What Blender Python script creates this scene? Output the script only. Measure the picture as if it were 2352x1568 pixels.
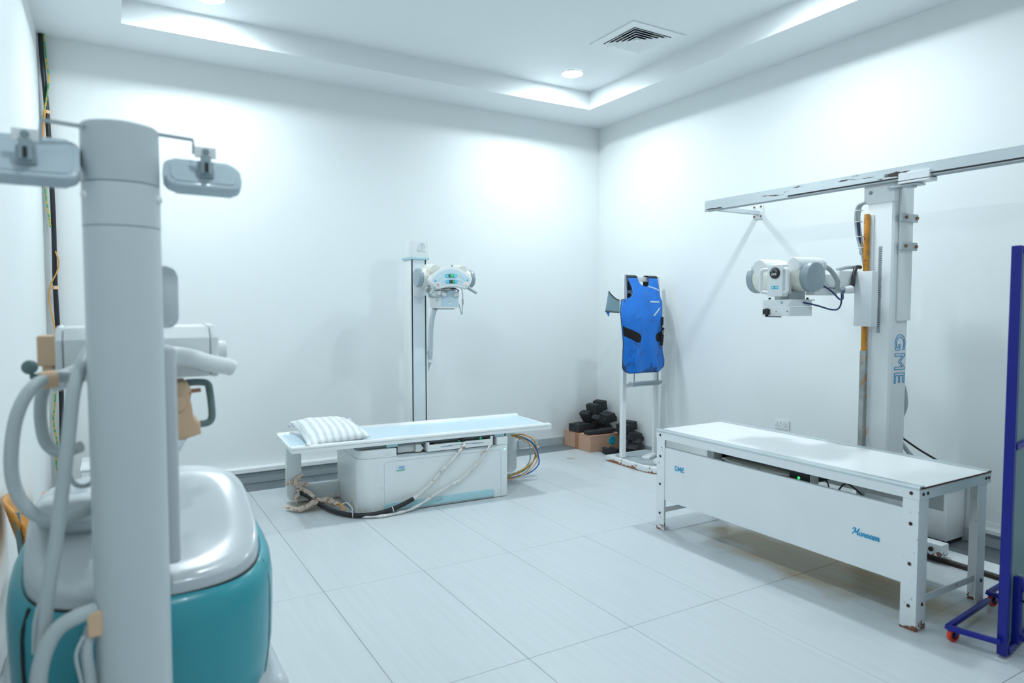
import bpy, bmesh, math, random
from mathutils import Vector, Matrix, noise
random.seed(7)
PI = math.pi
R = math.radians
for o in list(bpy.data.objects): bpy.data.objects.remove(o)
S = bpy.context.scene
COL = S.collection

# ------------------------------------------------------------------ camera
cam = bpy.data.cameras.new('camera'); co = bpy.data.objects.new('camera', cam); COL.objects.link(co)
co.location = (-4.9904, -6.4109, 1.59)
co.rotation_euler = (R(90 - 2.915), 0, R(-30.69))
cam.sensor_width = 36.0; cam.lens = 1557.8 / 2352 * 36.0
cam.clip_start = 0.05
cam.dof.use_dof = True; cam.dof.focus_distance = 5.6; cam.dof.aperture_fstop = 2.2
S.camera = co

# ------------------------------------------------------------------ world / exposure
w = bpy.data.worlds.new('world'); S.world = w; w.use_nodes = True
w.node_tree.nodes['Background'].inputs[0].default_value = (0.62, 0.85, 1, 1)
w.node_tree.nodes['Background'].inputs[1].default_value = 0.02
S.view_settings.view_transform = 'Standard'; S.view_settings.look = 'None'
S.view_settings.gamma = 1.0; S.view_settings.use_curve_mapping = False
S.view_settings.exposure = 2.2
LAMP_COLOR = (0.86, 0.955, 1.0)
LAMP_STRENGTH = 26.0
LAMP_WATT = 4.2
LAMP_SPREAD = 158
LAMPS = [(-1.07, -0.95, 1), (-4.30, -0.92, 1), (-1.07, -3.30, 1), (-4.30, -3.30, .55), (-1.07, -5.68, .12), (-4.30, -5.68, .42)]  # last two: unseen lamps added as fill from the camera side

# ------------------------------------------------------------------ materials
MATS = {}
def mat(name, col, rough=0.5, metal=0.0, var=0.04, scale=6.0, bump=0.0, bscale=60.0, emit=None, estr=1.0,
        chips=None, chip_col=(0.03, 0.02, 0.015), chip_scale=14.0, rust=None, coat=0.0, spec=0.5, alpha=None, trans=0.0, stretch=(1,1,1)):
    if name in MATS: return MATS[name]
    m = bpy.data.materials.new(name); m.use_nodes = True
    nt = m.node_tree; N = nt.nodes; L = nt.links
    b = N['Principled BSDF']
    b.inputs['Roughness'].default_value = rough; b.inputs['Metallic'].default_value = metal
    b.inputs['Specular IOR Level'].default_value = spec
    if coat: b.inputs['Coat Weight'].default_value = coat
    tc = N.new('ShaderNodeTexCoord'); mp = N.new('ShaderNodeMapping'); L.new(tc.outputs['Object'], mp.inputs[0])
    mp.inputs['Scale'].default_value = stretch
    nz = N.new('ShaderNodeTexNoise'); nz.inputs['Scale'].default_value = scale; nz.inputs['Detail'].default_value = 4
    L.new(mp.outputs[0], nz.inputs['Vector'])
    rp = N.new('ShaderNodeValToRGB')
    c1 = tuple(max(0, c * (1 - var)) for c in col) + (1,); c2 = tuple(min(1, c * (1 + var)) for c in col) + (1,)
    rp.color_ramp.elements[0].position = 0.3; rp.color_ramp.elements[0].color = c1
    rp.color_ramp.elements[1].position = 0.7; rp.color_ramp.elements[1].color = c2
    L.new(nz.outputs[0], rp.inputs[0]); out = rp.outputs[0]
    def over(out, thr, colr, sc, soft=0.02, zmask=None, det=8):
        n2 = N.new('ShaderNodeTexNoise'); n2.inputs['Scale'].default_value = sc; n2.inputs['Detail'].default_value = det
        n2.inputs['Roughness'].default_value = 0.65
        L.new(mp.outputs[0], n2.inputs['Vector'])
        r2 = N.new('ShaderNodeMapRange'); r2.inputs[1].default_value = thr; r2.inputs[2].default_value = thr + soft
        src = n2.outputs[0]
        if zmask:
            sx = N.new('ShaderNodeSeparateXYZ'); L.new(tc.outputs['Object'], sx.inputs[0])
            zr = N.new('ShaderNodeMapRange'); zr.inputs[1].default_value = zmask[0]; zr.inputs[2].default_value = zmask[1]
            zr.inputs[3].default_value = zmask[2]; zr.inputs[4].default_value = 0.0
            L.new(sx.outputs[2], zr.inputs[0])
            ad = N.new('ShaderNodeMath'); ad.operation = 'ADD'; L.new(src, ad.inputs[0]); L.new(zr.outputs[0], ad.inputs[1]); src = ad.outputs[0]
        L.new(src, r2.inputs[0])
        mx = N.new('ShaderNodeMix'); mx.data_type = 'RGBA'
        L.new(r2.outputs[0], mx.inputs[0]); L.new(out, mx.inputs[6]); mx.inputs[7].default_value = tuple(colr) + (1,)
        return mx.outputs[2]
    if rust: out = over(out, rust[0], rust[1], rust[2], rust[3], rust[4] if len(rust) > 4 else None)
    if chips: out = over(out, chips, chip_col, chip_scale)
    L.new(out, b.inputs['Base Color'])
    if bump:
        n3 = N.new('ShaderNodeTexNoise'); n3.inputs['Scale'].default_value = bscale; n3.inputs['Detail'].default_value = 3
        L.new(mp.outputs[0], n3.inputs['Vector'])
        bp = N.new('ShaderNodeBump'); bp.inputs['Strength'].default_value = bump; bp.inputs['Distance'].default_value = 0.01
        L.new(n3.outputs[0], bp.inputs['Height']); L.new(bp.outputs[0], b.inputs['Normal'])
    if emit:
        b.inputs['Emission Color'].default_value = tuple(emit) + (1,); b.inputs['Emission Strength'].default_value = estr
    if trans: b.inputs['Transmission Weight'].default_value = trans
    MATS[name] = m; return m

M_wall = mat('wall_paint', (0.83, 0.87, 0.875), 0.55, var=0.012, scale=1.2, bump=0.04, bscale=90)
M_ceil = mat('ceiling_paint', (0.83, 0.87, 0.885), 0.6, var=0.01, scale=1.0)
M_white = mat('white_enamel', (0.84, 0.87, 0.88), 0.3, var=0.015, scale=3)
M_white2 = mat('white_plastic', (0.82, 0.86, 0.87), 0.35, var=0.012, scale=4)
M_offw = mat('ivory_enamel', (0.83, 0.84, 0.77), 0.28, var=0.02, scale=4)
M_gme = mat('chipped_white_enamel', (0.82, 0.86, 0.88), 0.33, var=0.02, scale=3, chips=0.735, chip_scale=23, chip_col=(0.06, 0.045, 0.05))
M_gmeleg = mat('rusting_white_enamel', (0.82, 0.86, 0.88), 0.33, var=0.02, scale=3, chips=0.745, chip_scale=30, chip_col=(0.05, 0.035, 0.03),
               rust=(0.64, (0.22, 0.075, 0.03), 34, 0.03, (0.0, 0.06, 0.24)))
M_railp = mat('worn_grey_paint', (0.60, 0.67, 0.70), 0.4, var=0.06, scale=5, chips=0.605, chip_scale=9, chip_col=(0.05, 0.03, 0.03), stretch=(1, 0.25, 3))
M_grey = mat('grey_plastic', (0.36, 0.43, 0.46), 0.35, var=0.03)
M_grey2 = mat('pale_grey_plastic', (0.52, 0.58, 0.61), 0.4, var=0.02)
M_cap = mat('grey_cap_plastic', (0.33, 0.41, 0.45), 0.3, var=0.05, scale=40)
M_alu = mat('brushed_aluminium', (0.62, 0.68, 0.70), 0.32, metal=0.7, var=0.05, scale=20, stretch=(20, 0.6, 20))
M_steel = mat('dull_steel', (0.42, 0.45, 0.46), 0.38, metal=0.8, var=0.15, scale=12)
M_chrome = mat('chrome', (0.75, 0.78, 0.8), 0.15, metal=1.0, var=0.02)
M_black = mat('black_plastic', (0.012, 0.013, 0.016), 0.45, var=0.2)
M_dark = mat('dark_hollow', (0.02, 0.021, 0.024), 0.7, var=0.2)
M_foam = mat('black_foam', (0.028, 0.031, 0.034), 0.8, var=0.25, scale=15, bump=0.35, bscale=120)
M_blk = mat('black_cable', (0.012, 0.014, 0.018), 0.42, var=0.2)
M_bluec = mat('navy_cable', (0.012, 0.03, 0.12), 0.4, var=0.2)
M_greyc = mat('grey_cable', (0.42, 0.47, 0.49), 0.45, var=0.06)
M_whitec = mat('white_tape', (0.74, 0.75, 0.72), 0.6, var=0.12, scale=45, rust=(0.58, (0.42, 0.24, 0.16), 22, 0.05), bump=0.6, bscale=70)
M_tan = mat('tan_tape', (0.78, 0.64, 0.54), 0.7, var=0.2, scale=30, rust=(.55, (.52, .34, .24), 24, .05), bump=0.6, bscale=60)
M_orangec = mat('orange_wire', (0.75, 0.34, 0.06), 0.45, var=0.08)
M_yg = mat('green_wire', (0.05, 0.36, 0.12), 0.45, var=0.05, rust=(0.5, (0.75, 0.45, 0.04), 26, 0.02))
M_bluew = mat('blue_wire', (0.02, 0.16, 0.50), 0.4, var=0.05)
M_peachw = mat('peach_wire', (0.72, 0.42, 0.25), 0.4, var=0.05)
M_ltblue = mat('pale_blue_top', (0.62, 0.80, 0.90), 0.22, var=0.01)
M_panelblue = mat('pale_blue_plastic', (0.56, 0.72, 0.80), 0.35, var=0.02)
M_aqua = mat('aqua_plastic', (0.42, 0.68, 0.74), 0.35, var=0.03)
M_cyan = mat('cyan_print', (0.03, 0.52, 0.68), 0.4, var=0.03)
M_print = mat('blue_print', (0.01, 0.33, 0.62), 0.4, var=0.03)
M_printk = mat('dark_print', (0.10, 0.13, 0.15), 0.5, var=0.03)
M_printg = mat('pale_grey_print', (0.55, 0.62, 0.66), 0.5, var=0.03)
M_ink = mat('white_print', (0.8, 0.83, 0.84), 0.5, var=0.02)
M_led = mat('green_led', (0.02, 0.3, 0.08), 0.3, emit=(0.05, 1.0, 0.25), estr=0.22)
M_ledw = mat('mint_led', (0.3, 0.7, 0.6), 0.3, emit=(0.3, 1.0, 0.85), estr=0.22)
M_card = mat('cardboard', (0.62, 0.37, 0.26), 0.75, var=0.06, scale=5, bump=0.05, bscale=40)
M_cardtape = mat('brown_tape', (0.42, 0.20, 0.11), 0.4, var=0.05)
M_apron = mat('blue_vinyl', (0.002, 0.17, 0.66), 0.38, var=0.10, scale=7, bump=0.25, bscale=22,
              rust=(0.615, (0.008, 0.045, 0.15), 11, 0.16, (0.0, 0.36, 0.15)), chips=0.69, chip_col=(0.006, 0.03, 0.10), chip_scale=13)
M_bind = mat('black_binding', (0.012, 0.025, 0.03), 0.6, var=0.1)
M_velcro = mat('black_velcro', (0.006, 0.006, 0.009), 0.9, var=0.2, bump=0.2)
M_lining = mat('grey_lining', (0.20, 0.31, 0.36), 0.7, var=0.08, bump=0.3, bscale=25)
M_reflect = mat('reflective_strip', (0.50, 0.62, 0.70), 0.35, var=0.05)
M_teal = mat('teal_shell', (0.035, 0.335, 0.40), 0.3, var=0.02, scale=2, coat=0.15)
M_shell = mat('pale_grey_shell', (0.56, 0.61, 0.64), 0.22, var=0.012, scale=2, coat=0.3)
M_column = mat('pale_column_enamel', (0.60, 0.66, 0.69), 0.38, var=0.015, scale=2)
M_tanp = mat('yellowed_plastic', (0.78, 0.53, 0.34), 0.45, var=0.05, scale=8)
M_greyg = mat('grey_green_plastic', (0.14, 0.22, 0.23), 0.4, var=0.08)
M_mirr = mat('mirror_back', (0.50, 0.60, 0.66), 0.14, var=0.03, coat=0.4)
M_blue = mat('blue_enamel', (0.003, 0.009, 0.25), 0.4, var=0.1, chips=0.68, chip_col=(0.004, 0.004, 0.02), chip_scale=18)
M_leadp = mat('grey_green_panel', (0.16, 0.27, 0.29), 0.45, var=0.05)
M_redw = mat('red_wheel', (0.85, 0.05, 0.02), 0.4, var=0.05)
M_ply = mat('orange_plywood', (0.66, 0.28, 0.04), 0.35, var=0.12, scale=5, stretch=(1, 1, 6))
M_rodrust = mat('rusted_rod', (0.62, 0.26, 0.03), 0.6, var=0.3, scale=18, rust=(0.56, (0.25, 0.05, 0.01), 16, 0.06))
M_rodsteel = mat('rusting_steel', (0.36, 0.38, 0.37), 0.4, metal=0.5, var=0.2, scale=20, rust=(0.57, (0.45, 0.18, 0.03), 12, 0.08))
M_skirt = mat('grey_skirting', (0.44, 0.50, 0.53), 0.4, var=0.03)
M_crate = mat('dark_brown_wood', (0.10, 0.028, 0.012), 0.6, var=0.3, scale=8)
M_screw = mat('brown_screw', (0.05, 0.035, 0.03), 0.45, metal=0.4, var=0.3)
M_brass = mat('rusty_bolt', (0.30, 0.15, 0.08), 0.45, metal=0.5, var=0.2)
M_grout = mat('grout', (0.40, 0.44, 0.46), 0.8, var=0.05)
M_lens = mat('lamp_lens', (1, 1, 1), 0.5, emit=LAMP_COLOR, estr=LAMP_STRENGTH)
M_ventdark = mat('vent_duct', (0.015, 0.035, 0.06), 0.6, var=0.3)
M_plate = mat('scuffed_base_plate', (0.36, 0.42, 0.44), 0.5, var=0.12, scale=10)
M_basew = mat('rusting_base_rim', (0.78, 0.82, 0.83), 0.35, var=0.02, rust=(0.60, (0.34, 0.10, 0.03), 16, 0.04, (0.0, 0.035, 0.22)))
M_tablew = mat('stained_white_enamel', (0.80, 0.845, 0.85), 0.3, var=0.015, rust=(0.63, (0.55, 0.36, 0.20), 7, 0.16, (0.0, 0.10, 0.16)))

def tile_mat(name, col, dark):
    m = bpy.data.materials.new(name); m.use_nodes = True; nt = m.node_tree; N = nt.nodes; L = nt.links
    b = N['Principled BSDF']; b.inputs['Roughness'].default_value = 0.34
    g = N.new('ShaderNodeNewGeometry'); oi = N.new('ShaderNodeObjectInfo')
    mp = N.new('ShaderNodeMapping'); mp.inputs['Scale'].default_value = (22, 0.9, 1)
    ad = N.new('ShaderNodeVectorMath'); ad.operation = 'ADD'
    sc = N.new('ShaderNodeVectorMath'); sc.operation = 'SCALE'; sc.inputs[3].default_value = 0.3
    cb = N.new('ShaderNodeCombineXYZ'); L.new(oi.outputs['Random'], cb.inputs[0]); L.new(oi.outputs['Random'], cb.inputs[1])
    L.new(cb.outputs[0], sc.inputs[0]); L.new(g.outputs['Position'], ad.inputs[0]); L.new(sc.outputs[0], ad.inputs[1])
    L.new(ad.outputs[0], mp.inputs[0])
    nz = N.new('ShaderNodeTexNoise'); nz.inputs['Scale'].default_value = 1.6; nz.inputs['Detail'].default_value = 6; nz.inputs['Distortion'].default_value = 0.4
    L.new(mp.outputs[0], nz.inputs[0])
    rp = N.new('ShaderNodeValToRGB'); k = 0.032
    rp.color_ramp.elements[0].position = 0.3; rp.color_ramp.elements[0].color = tuple(c * (1 - k) for c in col) + (1,)
    rp.color_ramp.elements[1].position = 0.62; rp.color_ramp.elements[1].color = tuple(min(1, c * (1 + k * .6)) for c in col) + (1,)
    L.new(nz.outputs[0], rp.inputs[0]); out = rp.outputs[0]
    # scuffs
    n4 = N.new('ShaderNodeTexNoise'); n4.inputs['Scale'].default_value = 5; n4.inputs['Detail'].default_value = 9; n4.inputs['Roughness'].default_value = .7
    L.new(g.outputs['Position'], n4.inputs[0])
    r4 = N.new('ShaderNodeMapRange'); r4.inputs[1].default_value = .66; r4.inputs[2].default_value = .78; r4.inputs[4].default_value = .35; L.new(n4.outputs[0], r4.inputs[0])
    m4 = N.new('ShaderNodeMix'); m4.data_type = 'RGBA'; L.new(r4.outputs[0], m4.inputs[0]); L.new(out, m4.inputs[6]); m4.inputs[7].default_value = tuple(c * .7 for c in col) + (1,)
    out = m4.outputs[2]
    # rust-water stains that dried on the tiles
    if not dark:
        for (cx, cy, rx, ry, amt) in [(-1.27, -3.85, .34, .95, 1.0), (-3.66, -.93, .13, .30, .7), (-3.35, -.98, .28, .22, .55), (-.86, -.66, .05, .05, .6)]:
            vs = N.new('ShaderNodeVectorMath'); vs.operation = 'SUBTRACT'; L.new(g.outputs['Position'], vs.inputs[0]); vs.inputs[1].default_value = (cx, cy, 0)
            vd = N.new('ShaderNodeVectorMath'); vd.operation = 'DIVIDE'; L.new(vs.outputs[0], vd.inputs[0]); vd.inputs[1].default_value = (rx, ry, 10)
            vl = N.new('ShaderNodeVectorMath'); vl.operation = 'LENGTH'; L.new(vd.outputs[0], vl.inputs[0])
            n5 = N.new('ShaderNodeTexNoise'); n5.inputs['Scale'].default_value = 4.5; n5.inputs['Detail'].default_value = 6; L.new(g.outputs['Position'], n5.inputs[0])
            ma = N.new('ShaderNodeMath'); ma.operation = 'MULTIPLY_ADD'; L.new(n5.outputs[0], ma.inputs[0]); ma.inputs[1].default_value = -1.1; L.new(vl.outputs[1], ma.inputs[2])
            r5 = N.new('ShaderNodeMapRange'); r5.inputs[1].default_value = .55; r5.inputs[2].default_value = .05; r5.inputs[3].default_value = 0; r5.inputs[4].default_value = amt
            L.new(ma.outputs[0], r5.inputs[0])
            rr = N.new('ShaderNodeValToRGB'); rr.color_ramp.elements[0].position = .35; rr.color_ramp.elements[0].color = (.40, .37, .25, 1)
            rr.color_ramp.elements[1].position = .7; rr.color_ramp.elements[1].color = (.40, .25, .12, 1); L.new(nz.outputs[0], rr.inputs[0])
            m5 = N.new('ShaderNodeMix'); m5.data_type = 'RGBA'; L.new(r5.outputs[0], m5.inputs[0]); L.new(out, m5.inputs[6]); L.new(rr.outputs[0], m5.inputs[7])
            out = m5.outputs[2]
    L.new(out, b.inputs['Base Color'])
    bp = N.new('ShaderNodeBump'); bp.inputs['Strength'].default_value = .03; bp.inputs['Distance'].default_value = .002
    L.new(nz.outputs[0], bp.inputs['Height']); L.new(bp.outputs[0], b.inputs['Normal'])
    return m
M_tile = tile_mat('white_porcelain_tile', (0.585, 0.635, 0.66), False)
M_tiled = tile_mat('grey_porcelain_tile', (0.17, 0.20, 0.22), True)

# ------------------------------------------------------------------ mesh builder
def catmull(pts, sub=6):
    P = [Vector(p) for p in pts]
    if len(P) < 3: return P
    out = []
    for i in range(len(P) - 1):
        p0 = P[i - 1] if i > 0 else P[0] * 2 - P[1]
        p1, p2 = P[i], P[i + 1]
        p3 = P[i + 2] if i + 2 < len(P) else P[-1] * 2 - P[-2]
        for k in range(sub):
            t = k / sub
            out.append(0.5 * ((2 * p1) + (-p0 + p2) * t + (2 * p0 - 5 * p1 + 4 * p2 - p3) * t * t + (-p0 + 3 * p1 - 3 * p2 + p3) * t ** 3))
    out.append(P[-1]); return out

class G:
    def __init__(s): s.bm = bmesh.new()
    def box(s, x0, x1, y0, y1, z0, z1, bev=0.0, seg=2, M=None):
        x0, x1 = min(x0, x1), max(x0, x1); y0, y1 = min(y0, y1), max(y0, y1); z0, z1 = min(z0, z1), max(z0, z1)
        r = bmesh.ops.create_cube(s.bm, size=1.0); vs = r['verts']
        for v in vs: v.co = Vector(((x0 + x1) / 2 + v.co.x * (x1 - x0), (y0 + y1) / 2 + v.co.y * (y1 - y0), (z0 + z1) / 2 + v.co.z * (z1 - z0)))
        if bev > 0:
            bev = min(bev, .49 * min(x1 - x0, y1 - y0, z1 - z0))
            es = list({e for v in vs for e in v.link_edges})
            rr = bmesh.ops.bevel(s.bm, geom=es, offset=bev, segments=seg, profile=0.5, affect='EDGES')
            vs = list({v for f in rr['faces'] for v in f.verts} | {v for v in vs if v.is_valid})
        if M is not None: bmesh.ops.transform(s.bm, matrix=M, verts=[v for v in vs if v.is_valid])
        return s
    def bar(s, p, q, wx, wz, up=(0, 0, 1), bev=0.0):
        p, q = Vector(p), Vector(q); d = q - p; l = d.length; y = d / l; u = Vector(up)
        x = y.cross(u); x = x.normalized() if x.length > 1e-6 else Vector((1, 0, 0)); z = x.cross(y)
        M = Matrix((x, y, z)).transposed().to_4x4(); M.translation = p
        return s.box(-wx / 2, wx / 2, 0, l, -wz / 2, wz / 2, bev, 2, M)
    def cyl(s, p, q, r, r2=None, n=28, bev=0.0):
        p, q = Vector(p), Vector(q); d = q - p; l = d.length
        r2 = r if r2 is None else r2
        prof = [(0, 0), (r, 0), (r2, l), (0, l)]
        if bev: prof = [(0, 0), (r - bev, 0), (r - bev * .3, bev * .3), (r, bev), (r2, l - bev), (r2 - bev * .3, l - bev * .3), (r2 - bev, l), (0, l)]
        return s.lathe(prof, p, d / l, n)
    def lathe(s, prof, o=(0, 0, 0), ax=(0, 0, 1), n=28):
        o = Vector(o); z = Vector(ax).normalized(); x = z.orthogonal().normalized(); y = z.cross(x)
        rings = []
        for r, h in prof:
            if r < 1e-6: rings.append([s.bm.verts.new(o + z * h)])
            else: rings.append([s.bm.verts.new(o + z * h + (x * math.cos(2 * PI * k / n) + y * math.sin(2 * PI * k / n)) * r) for k in range(n)])
        for a, b in zip(rings, rings[1:]):
            for k in range(n):
                k2 = (k + 1) % n
                if len(a) == 1 and len(b) == 1: continue
                if len(a) == 1: s.bm.faces.new((a[0], b[k2], b[k]))
                elif len(b) == 1: s.bm.faces.new((a[k], a[k2], b[0]))
                else: s.bm.faces.new((a[k], a[k2], b[k2], b[k]))
        return s
    def tube(s, pts, r, n=10, smooth=6, cap=True):
        P = catmull(pts, smooth) if smooth else [Vector(p) for p in pts]
        rings = []; prev = None
        for i, p in enumerate(P):
            t = (P[min(i + 1, len(P) - 1)] - P[max(i - 1, 0)]).normalized()
            if prev is None: x = t.orthogonal().normalized()
            else:
                x = prev - t * prev.dot(t)
                x = x.normalized() if x.length > 1e-6 else t.orthogonal().normalized()
            prev = x; y = t.cross(x)
            rad = r(i / (len(P) - 1)) if callable(r) else r
            rings.append([s.bm.verts.new(p + (x * math.cos(2 * PI * k / n) + y * math.sin(2 * PI * k / n)) * rad) for k in range(n)])
        for a, b in zip(rings, rings[1:]):
            for k in range(n): s.bm.faces.new((a[k], a[(k + 1) % n], b[(k + 1) % n], b[k]))
        if cap:
            s.bm.faces.new(list(reversed(rings[0]))); s.bm.faces.new(rings[-1])
        return s
    def prism(s, poly, a, b, plane='xz', bev=0.0, M=None, seg=2):
        def p3(u, v, w): return Vector({'xz': (u, w, v), 'yz': (w, u, v), 'xy': (u, v, w)}[plane])
        A = [s.bm.verts.new(p3(u, v, a)) for u, v in poly]; B = [s.bm.verts.new(p3(u, v, b)) for u, v in poly]
        n = len(poly); fs = []
        fs.append(s.bm.faces.new(A)); fs.append(s.bm.faces.new(list(reversed(B))))
        for k in range(n): fs.append(s.bm.faces.new((A[(k + 1) % n], A[k], B[k], B[(k + 1) % n])))
        vs = A + B
        if bev:
            es = list({e for f in fs[:2] for e in f.edges})
            rr = bmesh.ops.bevel(s.bm, geom=es, offset=bev, segments=seg, profile=0.5, affect='EDGES')
            vs = list({v for f in rr['faces'] for v in f.verts} | {v for v in vs if v.is_valid})
        if M is not None: bmesh.ops.transform(s.bm, matrix=M, verts=[v for v in vs if v.is_valid])
        return s
    def grid(s, f, nu, nv, wrap=False):
        V = [[s.bm.verts.new(Vector(f(i / nu, j / nv))) for j in range(nv + 1)] for i in range(nu + (0 if wrap else 1))]
        for i in range(nu):
            for j in range(nv):
                a = V[i]; b = V[(i + 1) % len(V)]
                s.bm.faces.new((a[j], b[j], b[j + 1], a[j + 1]))
        return s
    def sphere(s, c, r, n=16, sc=(1, 1, 1)):
        M = Matrix.Translation(c) @ Matrix.Diagonal((sc[0], sc[1], sc[2], 1))
        bmesh.ops.create_uvsphere(s.bm, u_segments=n, v_segments=max(6, n // 2), radius=r, matrix=M); return s
    def xf(s, M): bmesh.ops.transform(s.bm, matrix=M, verts=s.bm.verts[:]); return s
    def mesh(s, name, m, sharp=38):
        bmesh.ops.remove_doubles(s.bm, verts=s.bm.verts[:], dist=1e-6)
        bmesh.ops.recalc_face_normals(s.bm, faces=s.bm.faces[:])
        me = bpy.data.meshes.new(name); s.bm.to_mesh(me); s.bm.free()
        for p in me.polygons: p.use_smooth = True
        me.set_sharp_from_angle(angle=R(sharp))
        if m: me.materials.append(m)
        return me

def rrect(x0, x1, y0, y1, r, n=5):
    out = []
    for cx, cy, a0 in ((x1 - r, y1 - r, 0), (x0 + r, y1 - r, 90), (x0 + r, y0 + r, 180), (x1 - r, y0 + r, 270)):
        for k in range(n + 1):
            a = R(a0 + 90 * k / n); out.append((cx + r * math.cos(a), cy + r * math.sin(a)))
    return out

def strokes(paths, M, wd, k=1.0, shear=0.0, th=.0005):
    g = G(); n = [0]; done = set()
    def settle():   # each stroke piece gets a hair of its own height so that overlaps stay clean
        n[0] += 1
        for v in g.bm.verts:
            if v not in done: v.co.z = (th + n[0] * 8e-6) if v.co.z > 0 else -th; done.add(v)
    for P in paths:
        Q = catmull([(x, y, 0) for x, y in P], 5) if len(P) > 2 else [Vector((x, y, 0)) for x, y in P]
        Q = [Vector(((p.x + shear * p.y) * k, p.y * k, 0)) for p in Q]
        for a, b in zip(Q, Q[1:]):
            if (b - a).length > 1e-6: g.bar(a, b, wd, wd); settle()
        for p in Q: g.cyl(p - Vector((0, 0, wd / 2)), p + Vector((0, 0, wd / 2)), wd / 2, n=10); settle()
    return g.xf(M)

class T:
    """one top-level thing: an Empty at its base, its parts are authored in world coordinates (local=True: in the thing's frame)"""
    def __init__(s, name, label, cat, loc=(0, 0, 0), rz=0.0, group=None, local=False):
        o = bpy.data.objects.new(name, None); COL.objects.link(o); s.o = o
        o.empty_display_size = 0.1
        o.location = loc; o.rotation_euler = (0, 0, R(rz)); o['label'] = label; o['category'] = cat
        if group: o['group'] = group
        s.Mi = Matrix.Identity(4) if local else (Matrix.Translation(loc) @ Matrix.Rotation(R(rz), 4, 'Z')).inverted()
    def part(s, name, g, m, parent=None, label=None, sharp=38, stuff=False):
        if isinstance(g, G):
            g.xf(s.Mi); me = g.mesh(name, m, sharp)
        else:
            me = g; me.transform(s.Mi); me.materials.clear(); me.materials.append(m)
        ob = bpy.data.objects.new(name, me); COL.objects.link(ob); ob.parent = parent or s.o
        if label: ob['label'] = label
        if stuff: ob['kind'] = 'stuff'
        return ob
    def inst(s, name, me, loc, parent=None, rot=None):
        ob = bpy.data.objects.new(name, me); COL.objects.link(ob); ob.parent = parent or s.o
        ob.location = s.Mi @ Vector(loc)
        if rot: ob.rotation_euler = rot
        return ob

def solo(name, g, m, label, cat, group=None, loc=None, sharp=38):
    """a thing that is one mesh"""
    if loc is not None: g.xf(Matrix.Translation(-Vector(loc)))
    me = g.mesh(name, m, sharp); ob = bpy.data.objects.new(name, me); COL.objects.link(ob)
    if loc is not None: ob.location = loc
    ob['label'] = label; ob['category'] = cat
    if group: ob['group'] = group
    return ob

def struct(name, g, m, parent=None, label=None):
    me = g.mesh(name, m); ob = bpy.data.objects.new(name, me); COL.objects.link(ob)
    if parent: ob.parent = parent
    else: ob['kind'] = 'structure'
    if label: ob['label'] = label
    return ob

def text(s, size, M, extrude=0.0005, shear=0.0, offset=0.0, outline=0.0, sx=1.0, spacing=1.0):
    c = bpy.data.curves.new('lettering', 'FONT'); c.body = s; c.size = size; c.shear = shear; c.offset = offset
    c.align_x = 'CENTER'; c.align_y = 'CENTER'; c.space_character = spacing
    if outline: c.fill_mode = 'NONE'; c.bevel_depth = outline; c.bevel_resolution = 1
    else: c.extrude = extrude
    ob = bpy.data.objects.new('t', c); COL.objects.link(ob)
    dg = bpy.context.evaluated_depsgraph_get(); me = bpy.data.meshes.new_from_object(ob.evaluated_get(dg))
    bpy.data.objects.remove(ob)
    me.transform(M @ Matrix.Diagonal((sx, 1, 1, 1))); return me

def frame(o, x, y):
    x = Vector(x).normalized(); y = Vector(y).normalized(); z = x.cross(y)
    M = Matrix((x, y, z)).transposed().to_4x4(); M.translation = Vector(o); return M

# ================================================================== THE ROOM
XL, YN, H, HT = -5.41, -7.7, 3.667, 3.85
g = G(); g.box(XL - .2, .2, YN - .2, .2, -.15, -.006); floor = struct('floor', g, M_grout)
def tile_mesh(w, d):
    g = G(); g.box(-w / 2, w / 2, -d / 2, d / 2, -.0085, 0, bev=.0012, seg=1); return g
GX = [-5.41] + [-3.998 + .6014 * i for i in range(-2, 7)] + [0]
GY = [0] + [-.294 - 1.193 * j for j in range(0, 7)]
GY = [y for y in GY if y > YN] + [YN]
TM = {}
for i in range(len(GX) - 1):
    for j in range(len(GY) - 1):
        x0, x1, y1, y0 = GX[i], GX[i + 1], GY[j], GY[j + 1]
        dk = (i == len(GX) - 2) or j == 0
        key = (round(x1 - x0, 3), round(y1 - y0, 3), dk)
        if key not in TM: TM[key] = tile_mesh(x1 - x0 - .0022, y1 - y0 - .0022).mesh('tile', M_tiled if dk else M_tile)
        ob = bpy.data.objects.new('tile', TM[key]); COL.objects.link(ob); ob.parent = floor
        ob.location = ((x0 + x1) / 2, (y0 + y1) / 2, 0)
g = G(); g.box(XL - .2, .2, 0, .2, 0, HT + .2); struct('wall_back', g, M_wall)
g = G(); g.box(0, .2, YN, 0, 0, HT + .2); struct('wall_right', g, M_wall)
g = G(); g.box(XL - .2, XL, YN, 0, 0, HT + .2); struct('wall_left', g, M_wall)
g = G(); g.box(XL - .2, .2, YN - .2, YN, 0, HT + .2); struct('wall_near', g, M_wall)
# ceiling: lower soffit ring round a shallow tray, with a hole for the air diffuser
SX0, SX1, SY0, SY1 = -4.86, -.57, -7.15, -.57
VX, VY, VH = -1.085, -1.905, .215
g = G()
g.box(XL, 0, SY1, 0, H, HT + .12); g.box(XL, 0, YN, SY0, H, HT + .12)
g.box(XL, SX0, SY0, SY1, H, HT + .12); g.box(SX1, 0, SY0, SY1, H, HT + .12)
g.box(SX0, VX - VH, SY0, SY1, HT, HT + .12); g.box(VX + VH, SX1, SY0, SY1, HT, HT + .12)
g.box(VX - VH, VX + VH, SY0, VY - VH, HT, HT + .12); g.box(VX - VH, VX + VH, VY + VH, SY1, HT, HT + .12)
struct('ceiling', g, M_ceil)
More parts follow.
